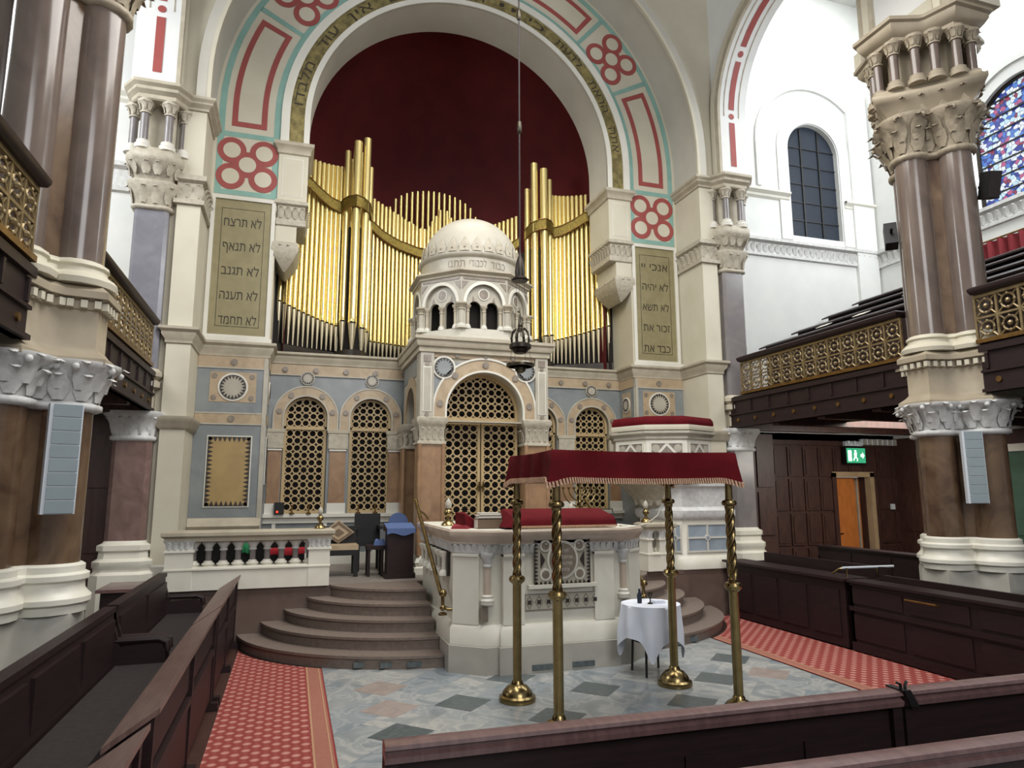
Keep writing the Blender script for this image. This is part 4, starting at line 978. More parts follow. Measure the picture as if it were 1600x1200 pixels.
# ================================================================ PLATFORM EDGE, STEPS, BALUSTRADES
for side in 'left', 'right':
    m = MB(); m.box(-1.56, .55, 9.99, 10.3, 0, .72, 'brownfacing').box(.55, 1.9, 10.0, 10.3, 0, .72, 'stepstone'); m.box(-1.56, .55, 9.985, 9.99, .66, .72, 'brownfacing')
    if side == 'right': m = mirror_mb(m)
    struct(m, 'trim_platform_edge_'+side)
    t = thing('marble_steps', 'curved brown stone steps rising to the platform %s of the marble reading desk' % side, 'steps', ((1, 9, 0) if side == 'left' else (mx(1), 9, 0)), 'curved stone steps')
    for i in range(5):
        a, b = 2.5-.28*i, 2.24-.28*i; ex, ey = 1.9, 10.3; pts = []
        def el(a, b):
            pts = []
            for k in range(41):
                th = PI/2*k/40; x, y = ex-a*math.sin(th), ey-b*math.cos(th)
                if y > 9.985: x = ex-a*math.sqrt(max(0, 1-((ey-9.985)/b)**2)); pts.append((x, 9.985)); break
                if x < 1.745: pts.append((x, y))
            return [(1.745, ey-b*math.sqrt(1-((ex-1.745)/a)**2))]+pts+[(1.745, 9.985)]
        P = el(a, b)[::-1]; z0, z1 = .145*i, .145*(i+1)
        m = MB(); m.prism(P, FZ(z1), .03, z1-z0, 'stepstone'); m.prism(el(a+.025, b+.025)[::-1], FZ(z1), 0, .03, 'stepstone')
        if i == 0:
            for th in (4, 11, 18, 25): 
                th = math.radians(th); x, y = ex-a*math.sin(th), ey-b*math.cos(th)
                if x < 1.7: m.box(x-.09, x+.09, y-.012, y+.03, .02, .08, 'darkdiamond')
        if side == 'right': m = mirror_mb(m)
        m.build('step', t)
    bt = thing('marble_balustrade', 'white marble balustrade on the platform edge, %s' % ('left of the steps' if side == 'left' else 'between the reading desk and the pulpit'), 'balustrade', ((-.5, 10.05, PZ) if side == 'left' else (mx(-.5), 10.05, PZ)), 'platform balustrades')
    fl = mirror_mb if side == 'right' else (lambda m: m)
    def bb(x0, x1, y0, y1, zs, k, nm):
        m = MB(); m.loft([(x0, y0), (x1, y0), (x1, y1), (x0, y1)], zs, k); return m
    xl, xr, w0, w1, n = (-1.5, .53, .31, .26, 8) if side == 'left' else (.10, .53, .22, .06, 2)
    m = bb(xl, xr, 9.93, 10.2, [(0, PZ), (0, .97), (.02, .98), (.02, 1.0), (-.02, 1.02)], 'whitemarble', ''); fl(m).build('base', bt)
    for p0, p1 in ((xl, xl+w0), (xr-w1, xr)):
        m = bb(p0, p1, 9.93, 10.2, [(.01, PZ), (.01, 1.2), (.03, 1.21), (.03, 1.235), (.01, 1.24)], 'whitemarble', '')
        m.loft([(p0, 9.93), (p1, 9.93), (p1, 10.2), (p0, 10.2)], [(.01, 1.24), (.01, 1.31), (.04, 1.36)], 'carved_white'); m.leaves([(p0, 9.915), (p1, 9.915)], 1.245, .1, .07, 'carved_white', False, .3); fl(m).build('pedestal', bt)
    m = bb(xl, xr, 9.93, 10.2, [(0, 1.34), (.03, 1.35), (.03, 1.39), (.07, 1.42), (.07, 1.46), (.03, 1.48)], 'stone', ''); fl(m).build('handrail', bt)
    xa, xb = xl+w0, xr-w1; p = (xb-xa)/n
    for i in range(n+1):
        x = xa+p*i; m = MB(); c = (x, 10.06, 0); h = .5 if i in (0, n) else 1
        r = p*.5
        m.lathe([(r*.78, 1.0), (r*.78, 1.03), (r*.95, 1.045), (r*.6, 1.075), (r*.52, 1.09)], c, 'whitemarble', 16)
        m.lathe([(r*.42, 1.08), (r*.42, 1.25)], c, 'greymarble', 14); m.lathe([(r*.55, 1.22), (r*.55, 1.24), (r*.45, 1.25), (r*.7, 1.29), (r*.97, 1.315), (r*.97, 1.35)], c, 'carved_white', 16)
        fl(m).build('baluster', bt)

# ================================================================ READING DESK (front pulpit)
t = rd = thing('marble_reading_desk', 'white marble reading desk with inlaid round plaque standing before the ark steps', 'reading desk', (CX, 8.6, 0))
def dplan(o=0):
    h = [(1.80, 9.95), (1.80, 7.86), (2.12, 7.60), (2.30, 7.60), (2.30, 7.55)]
    return h+[(mx(x), y) for x, y in h[::-1]]
P = dplan()
m = MB(); m.loft(P, [(.05, 0), (.05, .29), (.03, .3)], 'greybase')
for x in (2.62, 3.1): m.box(x, x+.27, 7.485, 7.52, .03, .09, 'darkdiamond')
m.build('plinth', t)
m = MB(); m.loft(P, [(.035, .3), (.035, .47), (.0, .52)], 'whitemarble'); m.build('step_moulding', t)
m = MB(); m.loft(dplan(), [(-.03, .5), (-.03, 1.4)], 'whitemarble')
for s in (-1, 1):
    for (xa, ya, xb, yb) in ((1.80, 7.86, 2.05, 7.657), (2.30, 7.55, 2.55, 7.55)):
        if s > 0: xa, xb = mx(xa), mx(xb)
        dx, dy = xb-xa, yb-ya; l = math.hypot(dx, dy); nx, ny = (dy/l, -dx/l) if s < 0 else (-dy/l, dx/l)
        a, b = (xa+nx*.012, ya+ny*.012), (xb+nx*.012, yb+ny*.012); c, d = (xb-nx*.1, yb-ny*.1), (xa-nx*.1, ya-ny*.1)
        m.prism([a, b, c, d], FZ(1.28), 0, .76, 'whitemarble'); m.prism([(a[0]+nx*.02, a[1]+ny*.02), (b[0]+nx*.02, b[1]+ny*.02), c, d], FZ(1.29), 0, .03, 'white')
m.build('body', t)
for s in (-1, 1):
    m = MB(); x = 2.14 if s < 0 else mx(2.14); colonnette(m, x, 7.63, .74, 1.30, .04, 'pinkstone', 'carved_white', 'white', False); m.build('colonnette', t)
    x = 2.1 if s < 0 else mx(2.1); x2 = 2.05 if s < 0 else mx(2.05)
    m = MB(); m.box(x-.04, x+.04, 7.595, 7.64, .56, .71, 'discstone'); m.prism([(x, .6), (x+.02, .65), (x, .7), (x-.02, .65)], FY(7.597), 0, .01, 'palemarble'); m.build('inlay_square', t)
m = MB(); m.loft(dplan(), [(-.02, 1.28), (.0, 1.30), (.0, 1.38), (.03, 1.4)], 'carved_white'); m.leaves(off(dplan(), 0), 1.3, .1, .08, 'carved_white', True, .35); m.build('frieze', t)
D2 = [(1.80, 9.95), (1.80, 7.86), (2.17, 7.55), (mx(2.17), 7.55), (mx(1.80), 7.86), (mx(1.80), 9.95)]
m = MB(); m.loft(D2, [(-.02, 1.395), (.015, 1.40), (.015, 1.43), (.04, 1.46), (.055, 1.50), (.055, 1.535), (.04, 1.537), (.035, 1.55)], 'pinkstone'); m.loft(off(D2, .03), [(0, 1.545), (0, 1.553)], 'whitemarble'); m.build('cornice', t)
m = MB(); q = FY(7.555); c, cz, w2, h2 = CX+.03, 1.21, .345, .275
m.box(c-.42, c+.42, 7.50, 7.56, .90, .94, 'whitemarble')
m.prism(rect(c-w2, c+w2, cz-h2, cz+h2), q, -.02, 0, 'palemarble')
n = 13
for i in range(n):
    for s in (-1, 1):
        u = -w2+2*w2*i/n; m.prism([(c+u, cz+s*h2), (c+u+2*w2/n, cz+s*h2), (c+u+w2/n, cz+s*(h2-.045))], q, -.026, -.015, 'darkstone')
        v = -h2+2*h2*i/n; m.prism([(c+s*w2, cz+v), (c+s*w2, cz+v+2*h2/n), (c+s*(w2-.05), cz+v+h2/n)], q, -.026, -.015, 'darkstone')
for sx in (-1, 1):
    for sz in (-1, 1): m.prism(circ(c+sx*.21, cz+sz*.16, .068, 16), q, -.03, -.015, 'white'); m.prism(circ(c+sx*.21, cz+sz*.16, .046, 14), q, -.034, -.015, 'discstone')
    m.prism([(c+sx*.27, cz-.09), (c+sx*.27, cz+.09), (c+sx*.215, cz)], q, -.03, -.015, 'darkstone')
m.prism([(c+.19*math.cos(a), cz+.215*math.sin(a)) for a in [2*PI*i/28 for i in range(28)]], q, -.032, -.015, 'white')
m.build('inlaid_plaque', t)
m = MB(); m.prism([(c+.165*math.cos(a), cz+.19*math.sin(a)) for a in [2*PI*i/28 for i in range(28)]], q, -.038, -.03, 'discstone')
for z, wd, s in ((.10, .14, 'לזכר עולם'), (.03, .24, 'אברהם בן יצחק'), (-.04, .22, 'ושרה בת רחל'), (-.11, .16, 'זכרם לברכה')): text(m, s, 'white', .05, lambda u, v, d, z=z: (c+u, 7.555-.039+d, cz+z+v), .001, width=wd)
m.build('round_tablet', t)
m = MB(); m.prism(rect(2.55, 3.47, .66, .84), q, -.012, 0, 'discstone'); m.prism(rect(2.56, 3.46, .67, .83), q, -.014, 0, 'palemarble')
for i in range(8):
    x = 2.607+i*.115
    m.prism([(x, .675), (x+.05, .75), (x, .825), (x-.05, .75)], q, -.016, 0, 'discstone', holes=[[(x, .69), (x+.04, .75), (x, .81), (x-.04, .75)]]); m.prism(rect(x-.022, x+.022, .728, .772), q, -.02, 0, 'darkstone')
m.build('inlay_band', t)
for s in (-1, 1):
    m = MB(); mp2 = FXn(1.80) if s < 0 else FXp(mx(1.80))
    m.prism(rect(8.15, 9.75, 1.0, 1.28), mp2, -.01, .02, 'darkstone')
    m.build('side_recess', t)
    for i in range(6):
        m = MB(); x = 1.78 if s < 0 else mx(1.78); y = 8.25+i*.27
        m.lathe([(.07, 1.0), (.06, 1.05), (.035, 1.07), (.035, 1.2), (.07, 1.26), (.07, 1.28)], (x, y, 0), 'whitemarble', 12); m.build('side_baluster', t)
m = MB(); m.add([(x, y, z) for x in (2.5, mx(2.5)) for y, z in ((7.66, 1.54), (8.12, 1.54), (8.12, 1.74), (7.66, 1.66))], [(0, 1, 2, 3), (4, 5, 6, 7), (0, 1, 5, 4), (1, 2, 6, 5), (2, 3, 7, 6), (3, 0, 4, 7)], 'wood'); m.build('lectern_slope', t)
# brass handrails beside the desk
for side in 'left', 'right':
    h = thing('brass_handrail', 'polished brass stair handrail on the %s flank of the reading desk' % side, 'handrail', ((1.7, 8.0, .7) if side == 'left' else (mx(1.7), 8.0, .7)), 'desk handrails')
    fl = mirror_mb if side == 'right' else (lambda m: m)
    m = MB(); m.tube([(1.68, 9.75, 1.86), (1.68, 8.0, .86), (1.68, 7.93, .83)], .026, 'brass', 12); fl(m).build('rail', h)
    m = MB(); m.tube([(1.70, 7.95, .84), (1.70, 7.94, .70), (1.76, 7.93, .66), (1.82, 7.9, .66)], .02, 'brass', 10).ball((1.70, 7.93, .84), .045, 'brass', 12).ball((1.70, 7.94, .68), .035, 'brass', 12); m.lathe([(.05, 0), (.05, .015), (.03, .03)], (1.70, 7.94, .60), 'brass', 14); fl(m).build('bracket', h)
    m = MB(); m.tube([(1.70, 9.5, 1.72), (1.76, 9.5, 1.68), (1.82, 9.5, 1.6)], .014, 'brass', 8); fl(m).build('upper_bracket', h)

# ================================================================ PREACHER'S PULPIT ON THE RIGHT
pc = (6.2, 10.78)
def oct8(R, n=8): return [(pc[0]+R*math.cos(-PI/2+PI/4*i), pc[1]+R*math.sin(-PI/2+PI/4*i)) for i in range(n)]
t = thing('marble_pulpit', 'tall octagonal white marble pulpit with inlaid parapet, right of the reading desk', 'pulpit', (6.4, 10.7, PZ))
P = oct8(.87)
m = MB(); m.loft(P, [(-.02, 2.1), (.03, 2.12), (.03, 2.17), (0, 2.2), (0, 2.84)], 'whitemarble'); m.build('parapet', t)
for i in range(8):
    p, q2 = P[i], P[(i+1) % 8]; l = math.hypot(q2[0]-p[0], q2[1]-p[1]); tx, ty = (q2[0]-p[0])/l, (q2[1]-p[1])/l; cx, cy = (p[0]+q2[0])/2, (p[1]+q2[1])/2
    if cy > 11.0: continue
    fm = lambda u, v, d, tx=tx, ty=ty, cx=cx, cy=cy: (cx+tx*u-ty*d, cy+ty*u+tx*d, v)
    m = MB(); m.prism(rect(-.26, .26, 2.25, 2.77), fm, -.006, .01, 'discstone')
    m.prism([(-.26, 2.5), (-.24, 2.46), (0, 2.72), (.24, 2.46), (.26, 2.5), (.02, 2.76), (-.02, 2.76)], fm, -.012, 0, 'white'); m.prism([(-.26, 2.53), (-.24, 2.57), (0, 2.30), (.24, 2.57), (.26, 2.53), (.02, 2.26), (-.02, 2.26)], fm, -.012, 0, 'white')
    for u in (-.18, .18): m.prism(circ(u, 2.68, .065, 14), fm, -.014, 0, 'palemarble'); m.prism(circ(u, 2.34, .065, 14), fm, -.014, 0, 'palemarble')
    m.prism(rect(-.06, .06, 2.44, 2.58), fm, -.012, 0, 'redmarble')
    m.prism(rect(-.275, .275, 2.235, 2.785), fm, -.015, 0, 'white', holes=[rect(-.25, .25, 2.26, 2.76)]); m.build('inlay_panel', t)
m = MB(); m.loft(P, [(0, 2.82), (.03, 2.84), (.03, 2.88), (.08, 2.93), (.08, 2.97), (-.05, 2.98)], 'palemarble'); m.build('cornice', t)
m = MB(); m.loft(P, [(.0, 2.12), (-.06, 2.08), (-.12, 2.05), (-.3, 1.86), (-.46, 1.7), (-.52, 1.62)], 'carved'); m.leaves(off(P, -.36), 1.74, .2, .16, 'carved', True, .4); m.build('corbel', t)
B = [(5.95, 11.15), (5.95, 10.2), (6.12, 10.02), (7.04, 10.02), (7.04, 11.15)]
m = MB(); m.loft(B, [(.0, 1.5), (.04, 1.53), (.06, 1.58), (.06, 1.66), (0, 1.7), (-.02, 1.72), (-.02, 2.02), (.03, 2.06), (.03, 2.1)], 'carved_white'); m.build('pedestal_top', t)
m = MB(); m.loft(B, [(.06, PZ), (.06, .86), (.02, .92), (0, .95), (0, 1.5)], 'whitemarble'); m.build('pedestal', t)
m = MB(); fm = FY(10.02)
def grille(m, fm, u0, u1, n):
    m.prism(rect(u0, u1, 1.0, 1.44), fm, -.006, 0, 'tile'); w2 = (u1-u0)/n
    for i in range(n+1): u = u0+w2*i; m.prism(rect(u-.013, u+.013, .98, 1.46), fm, -.02, 0, 'white')
    for z in (1.0, 1.22, 1.44): m.prism(rect(u0, u1, z-.013, z+.013), fm, -.021, 0, 'white')
    for i in range(1, n, 2): m.prism(circ(u0+w2*i, 1.22, .05, 16), fm, -.024, 0, 'white'); m.prism(circ(u0+w2*i, 1.22, .03, 12), fm, -.028, 0, 'tile')
grille(m, fm, 6.2, 6.95, 2)
dx, dy = .17/.2476, -.18/.2476
grille(m, lambda u, v, d: (5.95+dx*u-dy*d*-1*-1, 10.2+dy*u+dx*d, v), .03, .22, 2); m.build('panelled_front', t)
m = MB()
def ringp(R): return oct8(R)
c8 = thing('pulpit_cushion', 'long crimson velvet cushion with cream fringe along the pulpit top', 'cushion', (6.2, 10.3, 2.98))
A = [q for q in oct8(.93)]; I = oct8(.62)
arcA = [A[6], A[7], A[0], A[1], A[2]]; arcI = [I[6], I[7], I[0], I[1], I[2]]
m = MB()
def strip(path_o, path_i, prof, k):
    vs = []; n = len(path_o)
    for f, z in prof: vs += [(o[0]+(i[0]-o[0])*f, o[1]+(i[1]-o[1])*f, z) for o, i in zip(path_o, path_i)]
    K = len(prof); fs = [(j*n+i, j*n+i+1, ((j+1) % K)*n+i+1, ((j+1) % K)*n+i) for j in range(K) for i in range(n-1)]
    fs += [[j*n for j in range(K)], [j*n+n-1 for j in reversed(range(K))]]
    m.add(vs, fs, k)
strip(arcA, arcI, [(.02, 3.06), (-.03, 3.1), (0, 3.16), (.12, 3.21), (.5, 3.23), (.85, 3.2), (1, 3.12), (.9, 3.06)], 'velvet'); m.build('cushion', c8)
m = MB(); strip(arcA, arcI, [(-.05, 2.985), (-.08, 3.03), (-.05, 3.07), (.9, 3.07), (.9, 2.985)], 'cream'); m.build('fringe', c8)
# ================================================================ WEDDING CANOPY
cx0, cx1, cy0, cy1 = 2.16, 3.88, 5.53, 6.62
t = thing('wedding_canopy', 'crimson velvet wedding canopy on four tall brass poles', 'canopy', (CX+.04, 6.08, 0))
for x, y in ((cx0, cy0), (cx1, cy0), (cx0, cy1), (cx1, cy1)):
    p = MB(); p.lathe([(.043, .15), (.043, 1.08), (.05, 1.09), (.075, 1.11), (.082, 1.135), (.07, 1.16), (.045, 1.17), (.045, 1.19)], (x, y, 0), 'brass', 18); pl = p.build('canopy_pole', t)
    b = MB(); b.lathe([(.175, 0), (.18, .02), (.175, .045), (.15, .06), (.14, .09), (.10, .135), (.06, .155), (.052, .18), (.046, .19)], (x, y, 0), 'brass', 28); b.build('base', pl)
    b = MB(); N = 44; k = 10; vs = []
    for i in range(N+1):
        z = 1.19+.66*i/N
        for j in range(24):
            a = 2*PI*j/24; r = .036+.009*math.cos(4*(a-i*.20)); vs.append((x+r*math.cos(a), y+r*math.sin(a), z))
    b.add(vs, [(i*24+j, i*24+(j+1) % 24, (i+1)*24+(j+1) % 24, (i+1)*24+j) for i in range(N) for j in range(24)], 'brass'); b.build('twisted_shaft', pl, ang=180)
    b = MB(); b.lathe([(.045, 1.83), (.045, 1.85), (.065, 1.86), (.07, 1.88), (.06, 1.9), (.035, 1.91), (.03, 2.05), (.03, 2.28)], (x, y, 0), 'brass', 16); b.build('collar', pl)
m = MB()
for a, b in (((cx0, cy0), (cx1, cy0)), ((cx0, cy1), (cx1, cy1)), ((cx0, cy0), (cx0, cy1)), ((cx1, cy0), (cx1, cy1))): m.tube([(*a, 2.27), (*b, 2.27)], .02, 'brass', 8)
m.build('frame', t)
m = MB(); m.box(cx0-.0, cx1+.0, cy0-.012, cy0+.03, 2.07, 2.13, 'lattice').box(cx0-.012, cx0+.03, cy0, cy1, 2.07, 2.13, 'lattice').box(cx1-.03, cx1+.012, cy0, cy1, 2.07, 2.13, 'lattice').box(cx0, cx1, cy1-.03, cy1+.012, 2.07, 2.13, 'lattice'); m.build('lower_rail', t)
# cloth: flat top and drooping valance with loose corners
def valance():
    m = MB(); n = 40; o = .045
    cor = [(cx0-o, cy0-o), (cx1+o, cy0-o), (cx1+o, cy1+o), (cx0-o, cy1+o)]; ring = []
    for s in range(4):
        a, b = cor[s], cor[(s+1) % 4]
        for i in range(n): f = i/n; ring.append((a[0]+(b[0]-a[0])*f, a[1]+(b[1]-a[1])*f, f, s))
    N = len(ring); cxm, cym = (cx0+cx1)/2, (cy0+cy1)/2; rows = [2.335, 2.345, 2.33, 2.25, 2.18, 2.115]; vs = []
    for j, z in enumerate(rows):
        for (x, y, f, s) in ring:
            e = min(f, 1-f); cornr = math.exp(-(e/.05)**2); dx, dy = x-cxm, y-cym; l = math.hypot(dx, dy)
            d = max(0, j-1)/4; nx, ny = [(0, -1), (1, 0), (0, 1), (-1, 0)][s]
            wob = .016*math.sin(f*23+s*2)*d*(1-cornr)+.012*d
            sag = -.012*math.sin(f*PI)*(j < 3)
            x2, y2 = x+nx*wob*(1 if e > .02 else 0)+dx/l*.07*cornr*d, y+ny*wob*(1 if e > .02 else 0)+dy/l*.07*cornr*d
            vs.append((x2, y2, z+sag-.05*cornr*d*(1 if j > 2 else 0)-.016*math.sin(f*PI)*d*(s == 0)))
    k = len(rows); m.add(vs, [(j*N+i, j*N+(i+1) % N, (j+1)*N+(i+1) % N, (j+1)*N+i) for j in range(k-1) for i in range(N)], 'velvet')
    m.add(vs[:N]+[(cxm, cym, 2.31)], [(i, (i+1) % N, N) for i in range(N)], 'velvet'); return m, vs[-N:]
m, edge = valance(); m.build('velvet_cover', t, ang=60)
m = MB(); N = len(edge)
for i in range(N):
    a, b = V(edge[i]), V(edge[(i+1) % N]); k = 1 if (b-a).length < .035 else 2
    for q in range(k):
        p = a+(b-a)*(q/k); d = (b-a).normalized(); dn = V((0, 0, -1)); nn = V((d.y, -d.x, 0))*.014
        w2 = (b-a).length/k; m.add([p+nn, p+d*w2*.55+nn, p+d*w2*.95+dn*.05+nn, p+d*w2*.4+dn*.05+nn, p-nn*0, p+d*w2*.55, p+d*w2*.95+dn*.05, p+d*w2*.4+dn*.05], [(0, 1, 2, 3), (4, 7, 6, 5), (0, 4, 5, 1), (1, 5, 6, 2), (2, 6, 7, 3), (3, 7, 4, 0)], 'fringe')
    m.add([a, b, b+V((0, 0, -.03)), a+V((0, 0, -.03))], [(0, 1, 2, 3)], 'velvet')
m.build('fringe', t)

# ================================================================ SIDE TABLE
tx, ty, tr = 3.90, 7.12, .315
t = thing('side_table', 'small black-legged round table under a white cloth beside the canopy', 'table', (tx, ty, 0))
m = MB(); m.lathe([(tr-.02, .70), (tr-.02, .725), (0, .725)], (tx, ty, 0), 'black', 32); m.build('table_top', t)
for k in range(4):
    a = PI/4+k*PI/2; m = MB(); m.tube([(tx+.2*math.cos(a), ty+.2*math.sin(a), .71), (tx+.235*math.cos(a), ty+.235*math.sin(a), 0)], [.016, .013], 'black', 8); m.build('leg', t)
m = MB(); m.lathe([(.2, .34), (.2, .355), (0, .355)], (tx, ty, 0), 'black', 24); m.build('shelf', t)
m = MB(); N = 96; vs = []; rows = 12
prof = []
for i in range(N):
    a = 2*PI*i/N+.2; sq = 1/max(abs(math.cos(a+1.274)), abs(math.sin(a+1.274)))   # square cloth on a round top
    drop = (.655*sq-tr)*.98; prof.append((a, drop, .028*math.cos(a*9)+.02*math.cos(a*4+.5)))
for j in range(rows+1):
    f = j/rows
    for a, drop, fold in prof:
        r = tr+.012+(fold*1.1+.012)*min(1, f*1.6)*1.0; vs.append((tx+r*math.cos(a), ty+r*math.sin(a), .742-drop*f if j else .742))
fs = [(j*N+i, j*N+(i+1) % N, (j+1)*N+(i+1) % N, (j+1)*N+i) for j in range(rows) for i in range(N)]
vs.append((tx, ty, .744)); fs += [(i, (i+1) % N, len(vs)-1) for i in range(N)]
m.add(vs, fs, 'linen'); solo(m, 'tablecloth', 'white tablecloth hanging in points over the small round table', 'tablecloth', (tx, ty, .74), None, 80)
g = thing('cup', 'small silver cup standing on the white tablecloth', 'cup', (tx-.03, ty-.05, .744))
MB().lathe([(.03, 0), (.032, .006), (.008, .02), (.007, .05), (.015, .06), (.028, .085), (.03, .12), (.026, .12), (.02, .07), (0, .065)], (tx-.03, ty-.05, .744), 'lampmetal', 18).build('bowl', g)
m = MB(); m.lathe([(.025, 0), (.028, .09), (.012, .12), (.012, .15), (.015, .155)], (tx-.12, ty+.03, .744), 'glassdark', 16); solo(m, 'bottle', 'little dark glass bottle on the white tablecloth, left of the cup', 'bottle', (tx-.12, ty+.03, .744))
m = MB(); m.box(tx+.02, tx+.16, ty-.06, ty+.06, .744, .762, 'linen').box(tx+.035, tx+.15, ty-.05, ty+.05, .762, .772, 'linen'); solo(m, 'napkin', 'folded white napkin on the small table, right of the cup', 'napkin', (tx+.09, ty, .744))

# ================================================================ THINGS ON THE READING DESK
t = thing('lectern_cloth', 'crimson velvet cloth with fringe spread over the reading desk lectern', 'cloth', (CX+.1, 7.9, 1.56))
m = MB(); xa, xb = 2.46, 3.74; vs = []; nx = 24
R = [(8.16, 1.60), (8.15, 1.765), (8.1, 1.775), (7.72, 1.70), (7.655, 1.68), (7.625, 1.64), (7.61, 1.575)]
for j, (y, z) in enumerate(R):
    for i in range(nx+1): f = i/nx; vs.append((xa+(xb-xa)*f, y-.008*math.sin(f*31)*(j > 4), z))
n1 = nx+1; m.add(vs, [(j*n1+i, j*n1+i+1, (j+1)*n1+i+1, (j+1)*n1+i) for j in range(len(R)-1) for i in range(nx)], 'velvet')
for xe, s in ((xa, -1), (xb, 1)):
    top = [(xe, y, z) for y, z in R]; bot = [(xe+s*(.11 if s < 0 else .02), y, 1.575) for y, z in R]; k = len(R); m.add(top+bot, [(j, j+1, k+j+1, k+j) for j in range(k-1)], 'velvet')
m.build('cloth', t, ang=60)
m = MB()
for i in range(60): x = xa+(xb-xa)*(i+.5)/60; m.add([(x-.008, 7.604, 1.585), (x+.008, 7.604, 1.585), (x+.006, 7.6, 1.56), (x-.006, 7.6, 1.56)], [(0, 1, 2, 3)], 'fringe')
m.box(xa, xb, 7.600, 7.606, 1.578, 1.592, 'fringe'); m.build('fringe', t)
z0 = 1.552
for i, (w2, d2, h, k, lb) in enumerate(((.15, .11, .115, 'bookcover', 'thick brown prayer book lying at the bottom of the stack on the reading desk'), (.14, .1, .035, 'paper', 'white booklet in the middle of the stack on the reading desk'), (.13, .095, .03, 'paper', 'white booklet on top of the book stack on the reading desk'))):
    x, y = 2.24+.012*i, 7.98+.03*i; t = thing('book', lb, 'book', (x, y, z0), 'books stacked on the reading desk')
    MB().box(x-w2+.008, x+w2-.004, y-d2+.006, y+d2-.006, z0+.006, z0+h-.006, 'paper').build('pages', t)
    m = MB(); m.box(x-w2, x+w2, y-d2, y+d2, z0, z0+.006, k).box(x-w2, x+w2, y-d2, y+d2, z0+h-.006, z0+h, k).box(x-w2, x+w2, y-d2, y-d2+.006, z0, z0+h, k); m.build('cover', t); z0 += h+.001
m = MB(); vs = [(1.93, 8.35, 1.55), (2.17, 8.25, 1.55), (2.17, 8.1, 1.55), (2.0, 8.05, 1.55), (1.93, 8.35, 1.73), (2.02, 8.25, 1.74), (2.16, 8.22, 1.63), (2.17, 8.1, 1.60), (1.98, 8.08, 1.72)]
m.add(vs, [(0, 1, 2, 3), (0, 1, 6, 5, 4), (1, 2, 7, 6), (2, 3, 8, 7), (3, 0, 4, 8), (4, 5, 8), (5, 6, 7, 8)], 'velvet'); solo(m, 'folded_velvet', 'folded crimson velvet cloth at the left end of the reading desk', 'cloth', (2.05, 8.2, 1.55))
m = MB(); m.add([(1.79, 7.98, 1.553), (1.97, 7.88, 1.553), (2.05, 8.05, 1.553), (1.85, 8.12, 1.553), (1.80, 7.98, 1.575), (1.95, 7.9, 1.60), (2.03, 8.04, 1.57), (1.86, 8.10, 1.61)], [(0, 1, 2, 3), (4, 5, 6, 7), (0, 1, 5, 4), (1, 2, 6, 5), (2, 3, 7, 6), (3, 0, 4, 7)], 'curtain'); solo(m, 'red_scarf', 'bright red crumpled cloth at the left corner of the reading desk', 'cloth', (1.9, 8, 1.553))
def lamp(x, y, z, lb, s=1):
    t = thing('brass_lamp', lb, 'lamp', (x, y, z), 'brass oil lamps')
    MB().lathe([(.085*s, 0), (.09*s, .015*s), (.08*s, .035*s), (.05*s, .06*s), (.022*s, .085*s), (.02*s, .11*s)], (x, y, z), 'brass', 20).build('foot', t)
    MB().lathe([(.02*s, .11*s), (.045*s, .13*s), (.055*s, .165*s), (.04*s, .2*s), (.018*s, .215*s)], (x, y, z), 'brass', 20).build('reservoir', t)
    MB().lathe([(.018*s, .215*s), (.035*s, .23*s), (.045*s, .27*s), (.03*s, .32*s), (.008*s, .345*s), (.0, .36*s)], (x, y, z), 'palemarble', 18).build('finial', t)
lamp(1.93, 8.75, 1.55, 'brass lamp on the left end of the reading desk, behind the red cloth')
lamp(3.55, 8.55, 1.55, 'brass lamp on the reading desk behind the crimson lectern cloth', .8)
lamp(4.98+.5, 10.06, 1.48, 'brass lamp on the right balustrade, left of the pulpit', 1)
lamp(.40, 10.06, 1.48, 'brass lamp on the right-hand end of the left balustrade', .85)
def menorah(x, y, z, lb, s=1):
    t = thing('menorah', lb, 'candelabrum', (x, y, z))
    MB().lathe([(.13*s, 0), (.13*s, .02*s), (.06*s, .05*s), (.02*s, .08*s), (.018*s, .3*s), (.035*s, .33*s), (.018*s, .36*s), (.016*s, .62*s)], (x, y, z), 'brass', 16).build('stem', t)
    for k in (1, 2, 3):
        r = .1*k*s; MB().tube([(x+r*math.cos(a), y, z+.55*s+r*math.sin(a)*1.0) for a in [PI+PI*i/20 for i in range(21)]], .011*s, 'brass', 8).build('branch', t)
    for k in range(-3, 4): MB().lathe([(.012*s, 0), (.028*s, .02*s), (.028*s, .03*s)], (x+.1*k*s, y, z+.54*s), 'brass', 10).build('candle_cup', t)
menorah(4.9, 11.4, 1.62-.17, 'seven-branched brass menorah in front of the right lattice screen', 1.05)
m = MB(); m.box(4.7, 5.1, 11.2, 11.6, PZ, 1.45, 'whitemarble').box(4.66, 5.14, 11.16, 11.64, 1.40, 1.45, 'palemarble'); solo(m, 'marble_stand', 'square white marble stand carrying the menorah', 'stand', (4.9, 11.4, PZ))

